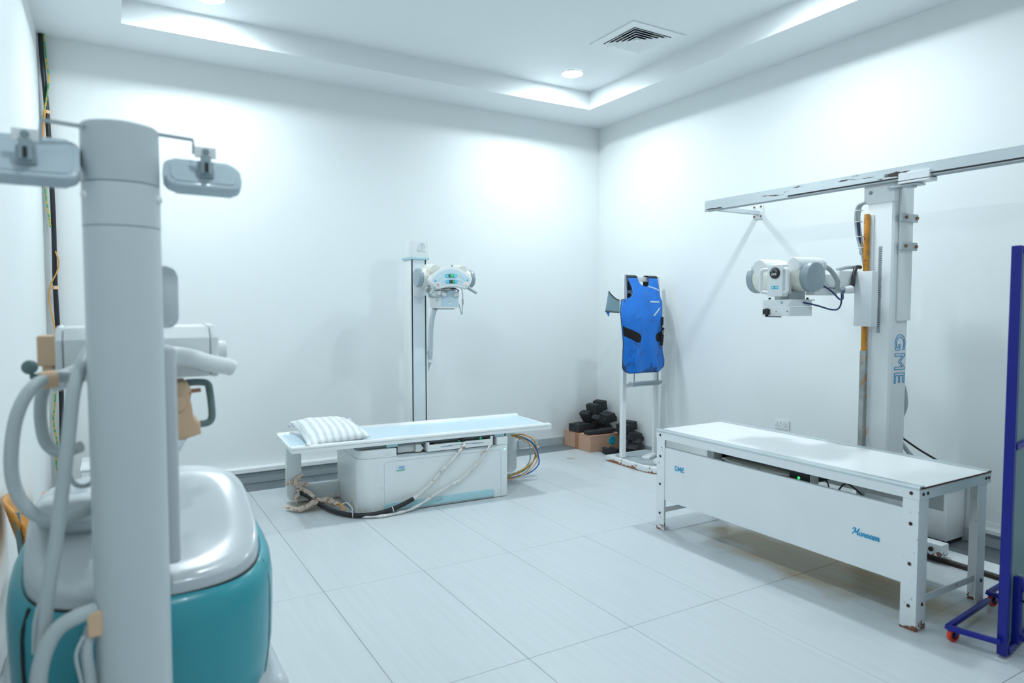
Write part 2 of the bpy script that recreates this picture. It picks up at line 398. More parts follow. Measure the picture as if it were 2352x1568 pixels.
# skirting
g = G(); g.box(XL, -.0, -.013, 0, 0, .09, .002, 1); struct('baseboard_back', g, M_skirt)
g = G(); g.box(-.013, 0, YN, -.013, 0, .09, .002, 1); struct('baseboard_right', g, M_skirt)
g = G(); g.box(XL, XL + .013, YN, -.013, 0, .09, .002, 1); struct('baseboard_left', g, M_skirt)

# ------------------------------------------------------------------ downlights
LL = ['lit round downlight nearest the corner above the blue apron', 'lit round downlight in the ceiling tray above the black corner cables',
      'round ceiling downlight over the long narrow table', 'round ceiling downlight over the mobile machine',
      'unseen round downlight added at the right as fill for the near side', 'unseen round downlight added at the left as fill for the near side']
for k, (x, y, k_) in enumerate(LAMPS):
    t = T('downlight', LL[k], 'ceiling light', (x, y, HT), group='ceiling downlights')
    g = G(); g.lathe([(.099, -.001), (.112, -.001), (.112, -.006), (.104, -.009), (.099, -.007), (.099, -.001)], (x, y, HT), (0, 0, 1), 40); t.part('trim_ring', g, M_white2)
    g = G(); g.lathe([(0, -.006), (.099, -.006), (.099, -.002), (0, -.002)], (x, y, HT), (0, 0, 1), 40); t.part('lens', g, M_lens)
    la = bpy.data.lights.new('lamp', 'AREA'); la.shape = 'DISK'; la.size = .19; la.energy = LAMP_WATT * k_; la.color = LAMP_COLOR; la.spread = R(LAMP_SPREAD)
    lo = bpy.data.objects.new('lamp', la); COL.objects.link(lo); lo.parent = t.o; lo.location = (0, 0, -.012)

# ------------------------------------------------------------------ air diffuser
t = T('air_diffuser', 'square white four-way ceiling air diffuser with stepped louvres', 'air vent', (VX, VY, HT))
g = G()
def ring_prism(g, ro, ri, z0, z1):
    for a, b, c, d in ((-ro, ro, ri, ro), (-ro, ro, -ro, -ri), (-ro, -ri, -ri, ri), (ri, ro, -ri, ri)): g.box(VX + a, VX + b, VY + c, VY + d, z0, z1)
ring_prism(g, .285, .203, HT - .008, HT - .0005)
bmesh.ops.remove_doubles(g.bm, verts=g.bm.verts[:], dist=1e-5)
t.part('frame', g, M_white2)
g = G(); g.box(VX - VH, VX + VH, VY - VH, VY + VH, HT + .10, HT + .118)
t.part('duct', g, M_ventdark)
for k, a in enumerate((.198, .163, .128, .093, .058)):
    g = G(); b = a - .034
    for q in range(4):
        Mq = Matrix.Translation((VX, VY, HT)) @ Matrix.Rotation(q * PI / 2, 4, 'Z')
        P = [(-a, a, -.012), (a, a, -.012), (b, b, .001), (-b, b, .001), (-a, a, -.0150), (a, a, -.0150), (a - .002, a - .002, -.0150), (-a + .002, a - .002, -.0150), (b, b, .003), (-b, b, .003)]
        V = [g.bm.verts.new(Mq @ Vector(p)) for p in P]
        for f in ((0, 1, 2, 3), (0, 4, 5, 1), (4, 7, 6, 5), (7, 9, 8, 6), (9, 3, 2, 8)): g.bm.faces.new([V[i] for i in f])
    t.part('louvre', g, M_white2)
g = G(); g.box(VX - .022, VX + .022, VY - .022, VY + .022, HT - .012, HT + .01, .002, 1); t.part('louvre_core', g, M_white2)

# ------------------------------------------------------------------ wall-foot trunking
g = G(); g.prism([(0, .106), (-.052, .106), (-.06, .112), (-.06, .146), (-.05, .156), (0, .156)], -5.40, -2.62, 'yz', .001)
solo('cable_trunking', g, M_white, 'white cable trunking running above the grey skirting of the back wall', 'trunking', loc=(-4.0, -.03, .13))
g = G(); g.prism([(0, .095), (-.05, .095), (-.058, .102), (-.058, .125), (-.05, .132), (-.02, .134), (-.02, .165), (0, .168)], -6.2, -4.12, 'xz', .001)
solo('cable_trunking', g, M_white, 'stepped white trunking at the foot of the right wall beside the blue screen', 'trunking', loc=(-.03, -5.0, .13))

# ------------------------------------------------------------------ double wall socket
t = T('wall_socket', 'white double wall socket above the far edge of the narrow table', 'socket', (0, -2.593, .575))
g = G(); g.box(-.010, 0, -2.667, -2.519, .533, .617, .003, 2); pl = t.part('face_plate', g, M_white2)
for s in (-1, 1):
    g = G(); g.box(-.014, -.0095, -2.593 + s * .016 - .008, -2.593 + s * .016 + .008, .578, .600, .002, 1); t.part('switch', g, M_white)
    g = G()
    for dy, dz, ww, hh in ((0, .012, .004, .009), (-.011, -.010, .008, .004), (.011, -.010, .008, .004)):
        g.box(-.0105, -.0095, -2.593 + s * .046 + dy - ww / 2, -2.593 + s * .046 + dy + ww / 2, .572 + dz - hh / 2, .572 + dz + hh / 2)
    t.part('pin_holes', g, M_black, pl)

# ================================================================== LONG NARROW TABLE (right)
TX0, TX1, TY0, TY1, TZ = -1.64, -.955, -4.63, -2.80, .715
t = T('examination_table', 'long narrow white steel examination table with blue lettering on its front panel', 'table', ((TX0 + TX1) / 2, (TY0 + TY1) / 2, 0))
# legs: folded steel angles, open to the inside
def angle_leg(cx, cy, sx, sy, z1):
    g = G(); wx, wy, th = .085, .078, .006
    pts = [(0, 0), (sx * wx, 0), (sx * wx, sy * th), (sx * th, sy * th), (sx * th, sy * wy), (0, sy * wy)]
    if sx * sy < 0: pts = pts[::-1]
    g.prism([(cx + a, cy + b) for a, b in pts], 0, z1, 'xy', .0015); return g
screw = G(); screw.lathe([(0, -.004), (.0065, -.0035), (.009, -.001), (.009, .001), (0, .001)], (0, 0, 0), (1, 0, 0), 12)
screw = screw.mesh('screw', M_screw)
for cx, sx in ((TX0, 1), (TX1 - .03, -1)):
    for cy, sy in ((TY0, 1), (TY1, -1)):
        lg = t.part('leg', angle_leg(cx, cy, sx, sy, TZ - .06), M_gmeleg)
        
        if sx > 0:
            for z in (.12, .33, .53): t.inst('screw', screw, (cx - .0015, cy + sy * .037, z), lg)
for y in (TY0 + .037, TY1 - .037): t.inst('screw', screw, (TX0 - .0035, y, TZ - .033))
for y, rz in ((TY0, PI / 2),):
    for x in (TX0 + .03, TX0 + .07, TX1 - .05, TX1 - .02):
        t.inst('screw', screw, (x, y - .0035, TZ - .034), None, (0, 0, rz))
    for x in (TX0 + .05, TX1 - .06): t.inst('screw', screw, (x, y - .0018, .13), None, (0, 0, rz))
# frame rails under the top
g = G(); g.box(TX0 - .003, TX0 + .003, TY0 - .003, TY1 + .003, TZ - .062, TZ - .008, .001, 1); t.part('front_apron', g, M_gme)
g = G(); g.box(TX1 - .004, TX1 + .002, TY0 - .003, TY1 + .003, TZ - .062, TZ - .008, .001, 1); t.part('back_apron', g, M_gme)
for y in (TY0, TY1):
    g = G(); g.box(TX0, TX1, y - .003, y + .003, TZ - .062, TZ - .008, .001, 1); t.part('end_apron', g, M_gme)
for y in (TY0 + .03, TY1 - .03):
    g = G(); g.box(TX0 + .01, TX1 - .035, y - .003, y + .003, .115, .150, .001, 1); t.part('stretcher', g, M_gmeleg)
g = G(); g.box(TX0 + .012, TX1 - .012, TY0 - .004, TY1 + .004, TZ - .008, TZ, .0015, 1); t.part('table_top', g, M_white)
g = G(); g.box(TX0 + .01, TX1 - .01, TY0 - .0055, TY0 - .0035, TZ - .009, TZ - .001); t.part('edge_band', g, M_crate, label='bare brown edge of the table top')
for x0, x1 in ((TX0 - .004, TX0 + .045), (TX1 - .04, TX1 + .006)):
    g = G(); s = 1 if x0 < -1.3 else -1; xo = x0 if s > 0 else x1
    g.prism([(xo, TZ - .014), (xo + s * .004, TZ - .014), (xo + s * .004, TZ + .001), (xo + s * .046, TZ + .001), (xo + s * .046, TZ + .004), (xo + s * .02, TZ + .007), (xo + s * .004, TZ + .006), (xo - s * .003, TZ - .002)], TY0 - .004, TY1 + .004, 'xz', 0)
    er = t.part('edge_rail', g, M_alu)
    for k in range(7):
        y = TY1 - .1 - k * .27
        g = G(); g.lathe([(0, .0012), (.003, .0008), (.0042, 0), (0, -.001)], (xo + s * .03, y, TZ + .0055), (0, 0, 1), 10); t.part('rivet', g, M_steel, er)
# front panel with lettering
g = G(); g.box(TX0 + .006, TX0 + .010, TY0 + .075, TY1 - .07, .222, .598, .001, 1); fp = t.part('front_panel', g, M_gme)
g = G(); g.box(TX0 + .006, TX0 + .028, TY0 + .075, TY1 - .07, .5975, .601, .001, 1); t.part('panel_lip', g, M_grey2, fp)
FX = frame((TX0 + .0052, -2.975, .452), (0, -1, 0), (0, 0, 1))
GL = [[(.62, .80), (.40, .92), (.14, .78), (.08, .46), (.18, .16), (.42, .08), (.62, .20), (.64, .44), (.44, .46)],
      [(.92, .08), (.98, .90)], [(.98, .90), (1.24, .36)], [(1.24, .36), (1.50, .90)], [(1.50, .90), (1.56, .08)],
      [(2.26, .86), (2.02, .90), (1.84, .72), (1.80, .48), (1.86, .22), (2.04, .08), (2.28, .12)], [(1.82, .50), (2.20, .50)]]
t.part('lettering', strokes(GL, FX, .0068, .0375), M_print, fp, 'bright blue letters GME')
FX = frame((TX0 + .0052, -4.292, .392), (0, -1, 0), (0, 0, 1))
def ring(cx): return [(cx + .20 * math.cos(R(a)), .25 + .22 * math.sin(R(a))) for a in range(90, 451, 30)]
ML = [[(-.22, .70), (-.08, .92), (.12, .90)], [(.14, .94), (.10, .45), (-.06, .02)], [(.16, .92), (.34, .30), (.70, .96)], [(.70, .96), (.62, .40), (.66, .04), (.84, .14)],
      ring(1.10), [(1.44, .46), (1.42, .04)], [(1.43, .26), (1.58, .45), (1.74, .40), (1.74, .06), (1.86, .10)], ring(2.10),
      [(2.76, .40), (2.58, .48), (2.42, .28), (2.52, .04), (2.78, .10)], ring(3.06), [(3.40, .46), (3.38, .04)], [(3.39, .26), (3.54, .45), (3.70, .40), (3.70, .06), (3.84, .10)]]
t.part('lettering', strokes(ML, FX, .0052, .0372, .28), M_print, fp, 'bright blue brush-script word Monocon')
# cassette carrier under the top
g = G(); g.box(TX1 - .06, TX1 - .055, TY0 + .2, TY1 - .1, .45, .655, 0); t.part('back_panel', g, M_gme)
g = G(); g.box(TX0 + .10, TX1 - .10, -3.24, -3.18, .56, .652, .002, 1); t.part('carrier_bracket', g, M_gme)
g = G()
g.box(-1.50, -1.06, -3.93, -3.27, .645, .652); g.box(-1.50, -1.06, -3.93, -3.27, .555, .560); g.box(-1.07, -1.06, -3.93, -3.27, .56, .645); g.box(-1.5, -1.06, -3.275, -3.27, .56, .645); g.box(-1.5, -1.06, -3.93, -3.925, .56, .645)
t.part('cassette_tunnel', g, M_dark)
g = G(); g.prism([(-1.53, -3.30), (-1.565, -3.40), (-1.57, -3.72), (-1.54, -3.84), (-1.10, -3.84), (-1.10, -3.30)], .585, .597, 'xy', .002)
tr = t.part('cassette_tray', g, M_offw)
g = G(); g.tube([(-1.575, -3.52, .597), (-1.595, -3.53, .60), (-1.595, -3.63, .60), (-1.575, -3.64, .597)], .004, 8, 3); t.part('tray_handle', g, M_alu, tr)
g = G(); g.box(-1.575, -1.50, -3.985, -3.85, .553, .64, .003, 1); ib = t.part('indicator_box', g, M_black)
g = G(); g.lathe([(0, -.004), (.006, -.003), (.009, 0), (0, 0)], (-1.575, -3.915, .600), (1, 0, 0), 14); t.part('indicator_lamp', g, M_led, ib, 'lit green lamp')
g = G(); g.box(-1.57, -1.50, -3.992, -3.985, .556, .637, .001, 1); t.part('end_plate', g, M_offw, ib)
g = G(); g.tube([(-1.50, -3.99, .60), (-1.47, -4.03, .58), (-1.47, -4.05, .42)], .004, 8); t.part('lead', g, M_blk)
g = G(); g.tube([(-1.56, -4.14, .56), (-1.55, -4.19, .625), (-1.54, -4.25, .60), (-1.54, -4.34, .545), (-1.54, -4.44, .54), (-1.55, -4.52, .585), (-1.5, -4.525, .64)], .0048, 8); t.part('lead', g, M_blk)

# ================================================================== TUBE STAND ON RAILS (right wall)
t = T('ceiling_rail', 'scuffed grey steel overhead rail on wall brackets along the right wall', 'rail', (-.63, -4.6, 2.39))
g = G()
RX0, RX1, RZ0, RZ1, RY0, RY1 = -.655, -.595, 2.392, 2.478, -7.0, -2.285
g.box(RX0, RX0 + .004, RY0, RY1, RZ0, RZ1, .001, 1); g.box(RX1 - .004, RX1, RY0, RY1, RZ0, RZ1, .001, 1); g.box(RX0 + .001, RX1 - .001, RY0, RY1, RZ1 - .004, RZ1, .001, 1)
g.box(RX0, RX0 + .020, RY0, RY1, RZ0, RZ0 + .004, .001, 1); g.box(RX1 - .020, RX1, RY0, RY1, RZ0, RZ0 + .004, .001, 1)
t.part('rail_channel', g, M_railp)
g = G(); g.box(RX0 - .0015, RX0 + .001, RY0, -3.1, RZ0 + .010, RZ0 + .020); t.part('rail_slot', g, M_dark)
g = G(); g.box(RX0 + .004, RX1 - .004, RY1 - .004, RY1, RZ0 + .004, RZ1 - .004); t.part('end_cap', g, M_gme)
for y in (-2.30, -5.9):
    g = G(); g.box(-.60, -.012, y - .02, y + .02, 2.405, 2.440, .002, 1)
    br = t.part('bracket_arm', g, M_railp)
    g = G(); g.box(-.012, 0, y - .052, y + .052, 2.372, 2.496, .002, 1); bp_ = t.part('bracket_plate', g, M_gme, br)
    for dy in (-.036, .036):
        for dz in (2.392, 2.476):
            g = G(); g.cyl((-.02, y + dy, dz), (-.011, y + dy, dz), .0085, n=6); t.part('bolt', g, M_brass, br)

t = T('floor_rail', 'white steel floor rail with a blackened front edge under the tube column', 'rail', (-.48, -4.2, 0))
g = G(); g.box(-.56, -.40, -6.0, -2.35, .012, .034, .003, 1); t.part('track', g, M_gme)
g = G(); g.box(-.585, -.56, -6.0, -2.35, 0, .026, .003, 1); t.part('front_edge', g, M_screw)

CX0, CX1, CY0, CY1 = -.615, -.43, -3.872, -3.70
t = T('tube_column', 'white floor-to-rail tube column lettered down its side, with a rusted orange guide rod', 'tube stand', (-.52, -3.79, 0.034))
g = G(); g.prism([(CX0 + .012, CY0), (CX1, CY0), (CX1, CY1), (CX0, CY1), (CX0, CY0 + .012)], .13, 2.31, 'xy', .002); colm = t.part('column', g, M_gme)
g = G(); g.prism([(CX0 - .004, CY0 - .004), (CX0 + .05, CY0 - .004), (CX0 + .05, CY1 + .03), (CX0 - .004, CY1 + .03)], 2.275, 2.40, 'xy', .002)
g.box(CX0 + .046, CX1, CY0 - .004, CY1 + .03, 2.30, 2.40, .002, 1); cap = t.part('head_cover', g, M_gme)
g = G(); g.lathe([(0, -.014), (.008, -.012), (.012, -.004), (.012, .002), (0, .002)], (CX0 - .004, -3.715, 2.345), (1, 0, 0), 16); t.part('knob', g, M_cap, cap)
g = G(); g.box(CX0 + .055, CX1 + .012, CY0 - .016, CY0 - .001, 1.50, 2.385, .001, 1); t.part('side_plate', g, M_gme, colm)
for z in (2.17, 1.985):
    g = G(); g.box(CX0 + .035, CX1 + .035, CY0 - .036, CY0 - .014, z - .026, z + .026, .002, 1); cl = t.part('clamp', g, M_grey2)
    for x in (CX0 + .075, CX1 + .012):
        g = G(); g.cyl((x, CY0 - .048, z), (x, CY0 - .034, z), .011, n=6); t.part('bolt', g, M_brass, cl)
# scale strip
g = G(); g.box(CX0 - .0012, CX0 + .001, -3.802, -3.776, 1.415, 1.99); sc = t.part('scale_strip', g, M_printg, colm)
g = G()
for k in range(48):
    z = 1.425 + k * .0117; g.box(CX0 - .0019, CX0 - .001, -3.798 if k % 5 else -3.802, -3.780, z, z + .005)
t.part('scale_marks', g, M_printk, sc)
# guide rod and rail strip
g = G(); g.cyl((CX0 - .026, -3.708, 1.80), (CX0 - .026, -3.708, 2.205), .018, n=20, bev=.003); t.part('guide_rod', g, M_rodrust, label='rusted orange upper length of the guide rod')
g = G(); g.cyl((CX0 - .026, -3.708, 1.27), (CX0 - .026, -3.708, 1.50), .018, n=20); t.part('guide_rod', g, M_rodrust)
g = G(); g.box(CX0 - .044, CX0 - .008, -3.728, -3.690, .13, 1.30, .004, 1); t.part('guide_rod', g, M_rodsteel, label='worn bare steel lower length of the guide rail')
g = G(); g.box(CX0 - .010, CX0 + .002, -3.742, -3.700, .13, 2.20, .001, 1); t.part('rod_seat', g, mat('rust_streaked_enamel', (.8, .84, .85), .4, rust=(.55, (.62, .33, .10), 9, .12), stretch=(1, 1, .5)), colm)
# raised outline lettering reading down the near face
FX = frame(((CX0 + CX1) / 2 + .012, CY0 - .0012, 1.250), (0, 0, -1), (1, 0, 0))
t.part('lettering', text('GME', .165, FX, outline=.0024, spacing=1.0, sx=1.0), M_print, colm, 'blue outlined letters GME running downwards')
# carriage and arm
g = G(); g.box(-.735, -.665, -3.812, -3.690, 1.462, 1.823, .004, 2); ca = t.part('carriage', g, M_gme)
g = G(); g.box(-.90, -.665, -3.692, -3.60, 1.68, 1.826, .004, 2); t.part('arm', g, M_gme)
g = G(); g.box(-1.22, -.88, -3.675, -3.585, 1.715, 1.80, .004, 2); g.box(-1.12, -.88, -3.668, -3.60, 1.665, 1.712, .004, 1); t.part('cross_arm', g, M_white2)
# top trolley
g = G(); g.box(-.672, -.655 + .004, -4.115, -3.925, 2.378, 2.432, .002, 1); g.box(-.672, -.578, -4.115, -3.925, 2.366, 2.386, .002, 1); g.box(-.59, -.578, -4.115, -3.925, 2.378, 2.44, .002, 1); tro = t.part('rail_trolley', g, M_gme)
g = G(); g.prism(rrect(-.66, -.57, -4.05, -3.86, .02), 2.352, 2.360, 'xy', .001); g.cyl((-.62, -3.985, 2.34), (-.62, -3.985, 2.37), .026, n=18); g.box(-.64, -.58, -3.90, -3.84, 2.345, 2.365); t.part('pivot_plate', g, M_grey2, tro)
# base carriage
g = G(); g.box(-.63, -.545, -4.235, -3.35, .05, .125, .004, 2); t.part('base_beam', g, M_gmeleg)
g = G(); g.box(-.56, -.43, -4.0, -3.55, .04, .135, .004, 1); t.part('base_block', g, M_gme)
g = G(); g.cyl((-.642, -4.175, .088), (-.629, -4.175, .088), .015, n=6); t.part('bolt', g, M_screw)
# cables at the head
for k, (dx, mm) in enumerate(((0, M_greyc), (.014, M_greyc))):
    g = G(); g.tube([(CX0 - .01 - dx, -3.68, 2.285), (CX0 - .02 - dx, -3.655 + dx, 2.26), (CX0 - .022 - dx, -3.648 + dx, 2.17), (CX0 - .02 - dx, -3.665 + dx, 2.05), (CX0 - .02 - dx, -3.682, 1.95), (CX0 - .012, -3.69, 1.86)], .0095, 10); t.part('cable', g, mm)
g = G(); g.tube([(CX0 - .032, -3.650, 2.16), (CX0 - .032, -3.660, 2.05), (CX0 - .03, -3.676, 1.94)], .0085, 8); t.part('cable', g, M_bluec)
for z, y in ((2.235, -3.651), (2.16, -3.648), (2.06, -3.66), (1.985, -3.675)):
    g = G(); g.lathe([(.022, -.003), (.025, -.003), (.025, .003), (.022, .003), (.022, -.003)], (CX0 - .027, y, z), (0, 0, 1), 16); t.part('cable_tie', g, M_ink)
g = G(); g.tube([(-.44, CY0 + .03, 1.12), (-.418, CY0 + .005, 1.03), (-.414, CY0 - .002, .93), (-.425, CY0 + .02, .84)], .011, 10); t.part('cable', g, M_greyc)

# ---------------- tube head
TC = Vector((-1.27, -3.555, 1.775))
t = T('xray_tube_head', 'ivory x-ray tube head with a black round dial and twin handles', 'tube head', (TC.x, TC.y, 1.53))
g = G(); g.lathe([(0, -.20), (.090, -.20), (.090, -.05), (.097, -.045), (.101, -.02), (.101, .02), (.097, .045), (.090, .05), (.090, .20), (0, .20)], TC, (0, 1, 0), 40); hs = t.part('housing', g, M_offw)
for s in (-1, 1):
    g = G(); g.lathe([(.0915, 0), (.0945, .004), (.0945, .042), (.088, .054), (.073, .059), (0, .061)], TC + Vector((0, s * .1765, 0)), (0, s, 0), 40); t.part('end_cap', g, M_cap)
for s in (-1, 1):   # cable receptacles standing above the housing
    o = TC + Vector((-.085, s * .128, .072)); e = TC + Vector((.15, s * .140, .075))
    d = (e - o); l = d.length
    g = G(); g.lathe([(0, 0), (.046, 0), (.0505, .006), (.052, .02), (.052, l - .03), (.046, l - .005), (.043, l), (0, l)], o, d, 30); t.part('cable_socket', g, M_white)
    g = G(); g.lathe([(.044, 0), (.048, .002), (.048, .014), (.044, .016), (0, .016)], e, d, 24); t.part('socket_collar', g, M_white2)
PX = -1.455
g = G(); g.box(PX, PX + .055, -3.685, -3.573, 1.655, 1.848, .004, 2); fpn = t.part('front_plate', g, M_gme)
g = G(); g.box(PX + .03, PX + .11, -3.67, -3.59, 1.67, 1.80, .004, 1); t.part('plate_mount', g, M_offw, fpn)
for s in (-1, 1):
    yo = -3.629 + s * .055; y1 = yo + s * .042
    g = G(); g.tube([(PX + .02, yo, 1.822), (PX + .005, yo + s * .018, 1.822), (PX - .005, y1 - s * .010, 1.820), (PX - .008, y1, 1.806), (PX - .008, y1, 1.75), (PX - .008, y1, 1.695), (PX - .005, y1 - s * .010, 1.683), (PX + .005, yo + s * .018, 1.680), (PX + .02, yo, 1.680)], .0115, 12, 4); t.part('handle', g, M_white)
o = Vector((PX - .001, -3.632, 1.798))
g = G(); g.lathe([(0, -.013), (.030, -.013), (.034, -.009), (.035, 0), (0, 0)], o, (1, 0, 0), 36); dl = t.part('dial', g, M_black)
g = G()
for k in range(9):
    a = R(20 + k * 17.5); d = Vector((0, -math.cos(a), math.sin(a))); p = o + Vector((-.0136, 0, .002)) + d * .020; q = p + d * .008
    g.bar(p, q, .0014, .0008, up=(1, 0, 0))
g.tube([(o.x - .0138, o.y + .017 * math.cos(R(a)), o.z + .002 + .017 * math.sin(R(a))) for a in range(10, 180, 20)], .0007, 5, 2); t.part('dial_marks', g, M_ink, dl)
t.part('dial_lettering', text('GME', .019, frame(o + Vector((-.0138, 0, -.0085)), (0, -1, 0), (0, 0, 1)), .0003, shear=.12, offset=.0004), M_ink, dl, 'white letters GME')
g = G(); g.box(PX - .0012, PX + .001, -3.656, -3.606, 1.700, 1.720, .0005, 1); st = t.part('sticker', g, M_cyan, fpn, 'small blue-green sticker')
g = G(); g.lathe([(0, -.0006), (.0055, -.0006), (.0055, 0), (0, 0)], (PX - .0012, -3.616, 1.710), (1, 0, 0), 14); g.box(PX - .0018, PX - .001, -3.652, -3.645, 1.706, 1.714); g.box(PX - .0018, PX - .001, -3.643, -3.636, 1.706, 1.714); t.part('sticker_mark', g, M_ink, st)
g = G(); g.cyl((-1.33, -3.66, 1.86), (-1.33, -3.66, 1.885), .012, .016, 12); t.part('lock_knob', g, M_bluec)
# neck and collimator
g = G(); g.box(-1.36, -1.20, -3.66, -3.59, 1.630, 1.69, .002, 1); g.box(-1.33, -1.19, -3.58, -3.53, 1.630, 1.69, .002, 1); t.part('neck', g, M_grey2)
g = G(); g.box(-1.40, -1.16, -3.70, -3.50, 1.630, 1.637, .001, 1)
t.part('mount_plate', g, M_gme)
g = G(); g.prism(rrect(-1.425, -1.20, -3.718, -3.507, .018), 1.594, 1.633, 'xy', .003); g.prism(rrect(-1.425, -1.20, -3.718, -3.507, .018), 1.534, 1.592, 'xy', .003)
cb = t.part('collimator', g, M_gme)
g = G(); g.prism([(-3.530, 1.545), (-3.530, 1.575), (-3.549, 1.575), (-3.549, 1.580), (-3.564, 1.580), (-3.564, 1.575), (-3.575, 1.575), (-3.575, 1.545), (-3.562, 1.545), (-3.562, 1.53), (-3.551, 1.53), (-3.551, 1.545)], -1.44, -1.425, 'yz', .001); sl = t.part('field_selector', g, M_black, cb)
g = G(); g.bar((-1.437, -3.552, 1.530), (-1.437, -3.665, 1.529), .010, .006); t.part('selector_lever', g, M_black, sl)
for y, z in ((-3.62, 1.562), (-3.70, 1.562)):
    g = G(); g.lathe([(0, -.002), (.003, -.0015), (.004, 0), (0, 0)], (-1.425, y, z), (1, 0, 0), 10); t.part('screw', g, M_screw, cb)
g = G(); g.lathe([(0, -.006), (.006, -.005), (.008, 0), (0, 0)], (-1.425, -3.66, 1.617), (1, 0, 0), 14); t.part('button', g, M_cap, cb)
for cx, cy in ((-1.38, -3.535), (-1.22, -3.69)):
    g = G(); g.lathe([(.010, .0), (.006, .012), (0, .013)], (cx, cy, 1.636), (0, 0, 1), 8); t.part('clip', g, M_screw, cb)
# hoses of the head
g = G(); g.tube([(-1.12, -3.695, 1.855), (-1.05, -3.72, 1.83), (-.98, -3.73, 1.76), (-.93, -3.70, 1.71), (-.87, -3.70, 1.695)], .015, 12); t.part('hose', g, M_greyc)
g = G(); g.tube([(-.87, -3.70, 1.700), (-.80, -3.705, 1.705)], lambda u: .022 + .006 * u, 12, 0); t.part('hose_fitting', g, M_ink)
g = G(); g.tube([(-.80, -3.712, 1.712), (-.782, -3.712, 1.75), (-.76, -3.70, 1.80), (-.72, -3.69, 1.85), (-.66, -3.68, 1.855)], .013, 10); t.part('cable', g, M_blk)
g = G(); g.tube([(-.79, -3.70, 1.715), (-.775, -3.70, 1.75), (-.75, -3.69, 1.80), (-.71, -3.68, 1.85), (-.65, -3.675, 1.86)], .010, 10); t.part('cable', g, M_greyc)
g = G(); g.tube([(-.85, -3.64, 1.835), (-.78, -3.66, 1.85), (-.70, -3.67, 1.856)], .012, 10); t.part('hose', g, M_greyc)
g = G(); g.tube([(-1.18, -3.74, 1.74), (-1.10, -3.77, 1.69), (-1.03, -3.78, 1.64), (-.95, -3.75, 1.64), (-.90, -3.72, 1.67), (-.88, -3.71, 1.70)], .0055, 8); t.part('lead', g, M_bluec)
g = G(); g.tube([(-1.30, -3.72, 1.618), (-1.20, -3.74, 1.60), (-1.07, -3.745, 1.575), (-.98, -3.735, 1.575), (-.92, -3.72, 1.61), (-.90, -3.71, 1.68)], .0055, 8); t.part('lead', g, M_bluec)

# ---------------- low cabinet against the right wall and its cables
t = T('control_cabinet', 'low white steel cabinet behind the narrow table against the right wall', 'cabinet', (-.13, -3.73, 0))
g = G(); g.box(-.245, -.02, -4.07, -3.40, .03, .385, .004, 2); t.part('body', g, M_white)
g = G(); g.box(-.262, -.016, -4.09, -3.38, .385, .43, .004, 2); t.part('lid', g, M_white)
g = G(); g.box(-.235, -.03, -4.06, -3.41, 0, .03); t.part('plinth', g, M_dark)  # black colour stands in for the shadow beneath the raised cabinet
g = G(); g.tube([(-.42, -3.84, .72), (-.30, -3.90, .63), (-.16, -4.0, .52), (-.12, -4.03, .435)], .007, 8); solo('power_cable', g, M_blk, 'thin black cable running from the column down to the low white cabinet', 'cable', loc=(-.25, -3.95, .55))
g = G(); g.tube([(-.42, -3.85, .68), (-.36, -3.90, .58), (-.26, -3.96, .51), (-.12, -4.06, .445), (-.06, -4.085, .40)], .014, 10); solo('power_cable', g, M_greyc, 'thick grey cable sagging from the column to the low white cabinet', 'cable', loc=(-.25, -3.95, .5))

# ================================================================== WIDE TABLE (back), its own frame
t = T('xray_table', 'low white x-ray table with a pale blue top on a boxy pedestal', 'table', (-2.79, -1.168, 0), -2.8, local=True)
TT = .58
g = G(); g.box(-1.075, 1.085, -.30, .31, .548, .566, .003, 1); t.part('table_top', g, M_ltblue)
for s in (-1, 1):
    yo = s * .335
    pf = [(yo, .532), (yo, .553), (yo - s * .006, .557), (yo, .561), (yo, .572), (yo - s * .006, .579), (yo - s * .045, .581), (yo - s * .06, .566), (yo - s * .06, .532)]
    g = G(); g.prism(pf, -1.085, 1.10, 'yz', .003); t.part('side_rail', g, M_white)
for x in (-1.085, 1.07):
    g = G(); g.box(x, x + .02, -.275, .275, .535, .568, .004, 1); t.part('end_strip', g, M_white2)
g = G()
for y in (-.272, .280): g.box(-1.03, 1.03, y - .0015, y + .0015, .5655, .5668)
for x in (-1.03, 1.03): g.box(x - .0015, x + .0015, -.272, .28, .5655, .5668)
t.part('inset_line', g, M_printg)
# pedestal
def rr4(x0, x1, y0, y1, r00, r10, r11, r01, n=8):
    out = []
    for cx, cy, r, a0 in ((x1 - r11, y1 - r11, r11, 0), (x0 + r01, y1 - r01, r01, 90), (x0 + r00, y0 + r00, r00, 180), (x1 - r10, y0 + r10, r10, 270)):
        for k in range(n + 1):
            a = R(a0 + 90 * k / n); out.append((cx + r * math.cos(a), cy + r * math.sin(a)))
    return out
g = G(); g.prism(rr4(-.60, .675, -.333, .34, .10, .025, .01, .01), .005, .435, 'xy', .004); ped = t.part('pedestal', g, M_tablew)
g = G(); g.prism(rr4(-.60, -.30, -.333, .34, .10, .002, .002, .01), .437, .50, 'xy', .003); t.part('upper_block', g, M_tablew)
g = G(); g.box(.57, .672, -.33, .30, .437, .505, .004, 1); t.part('upper_block', g, M_white)
g = G(); g.box(-.28, .56, .02, .33, .437, .51, .002, 1); t.part('inner_wall', g, M_white2)
g = G(); g.box(-.29, .56, -.334, -.32, .424, .440, .001, 1); t.part('sill', g, M_grey2)
g = G(); g.prism(rrect(-.27, -.11, .446, .505, .004), -.27, -.25, 'xz', .001); g.prism([(-.13, .446), (-.09, .446), (-.065, .47), (-.09, .505), (-.13, .505)], -.30, -.28, 'xz', .001); t.part('guide_plate', g, M_white2)
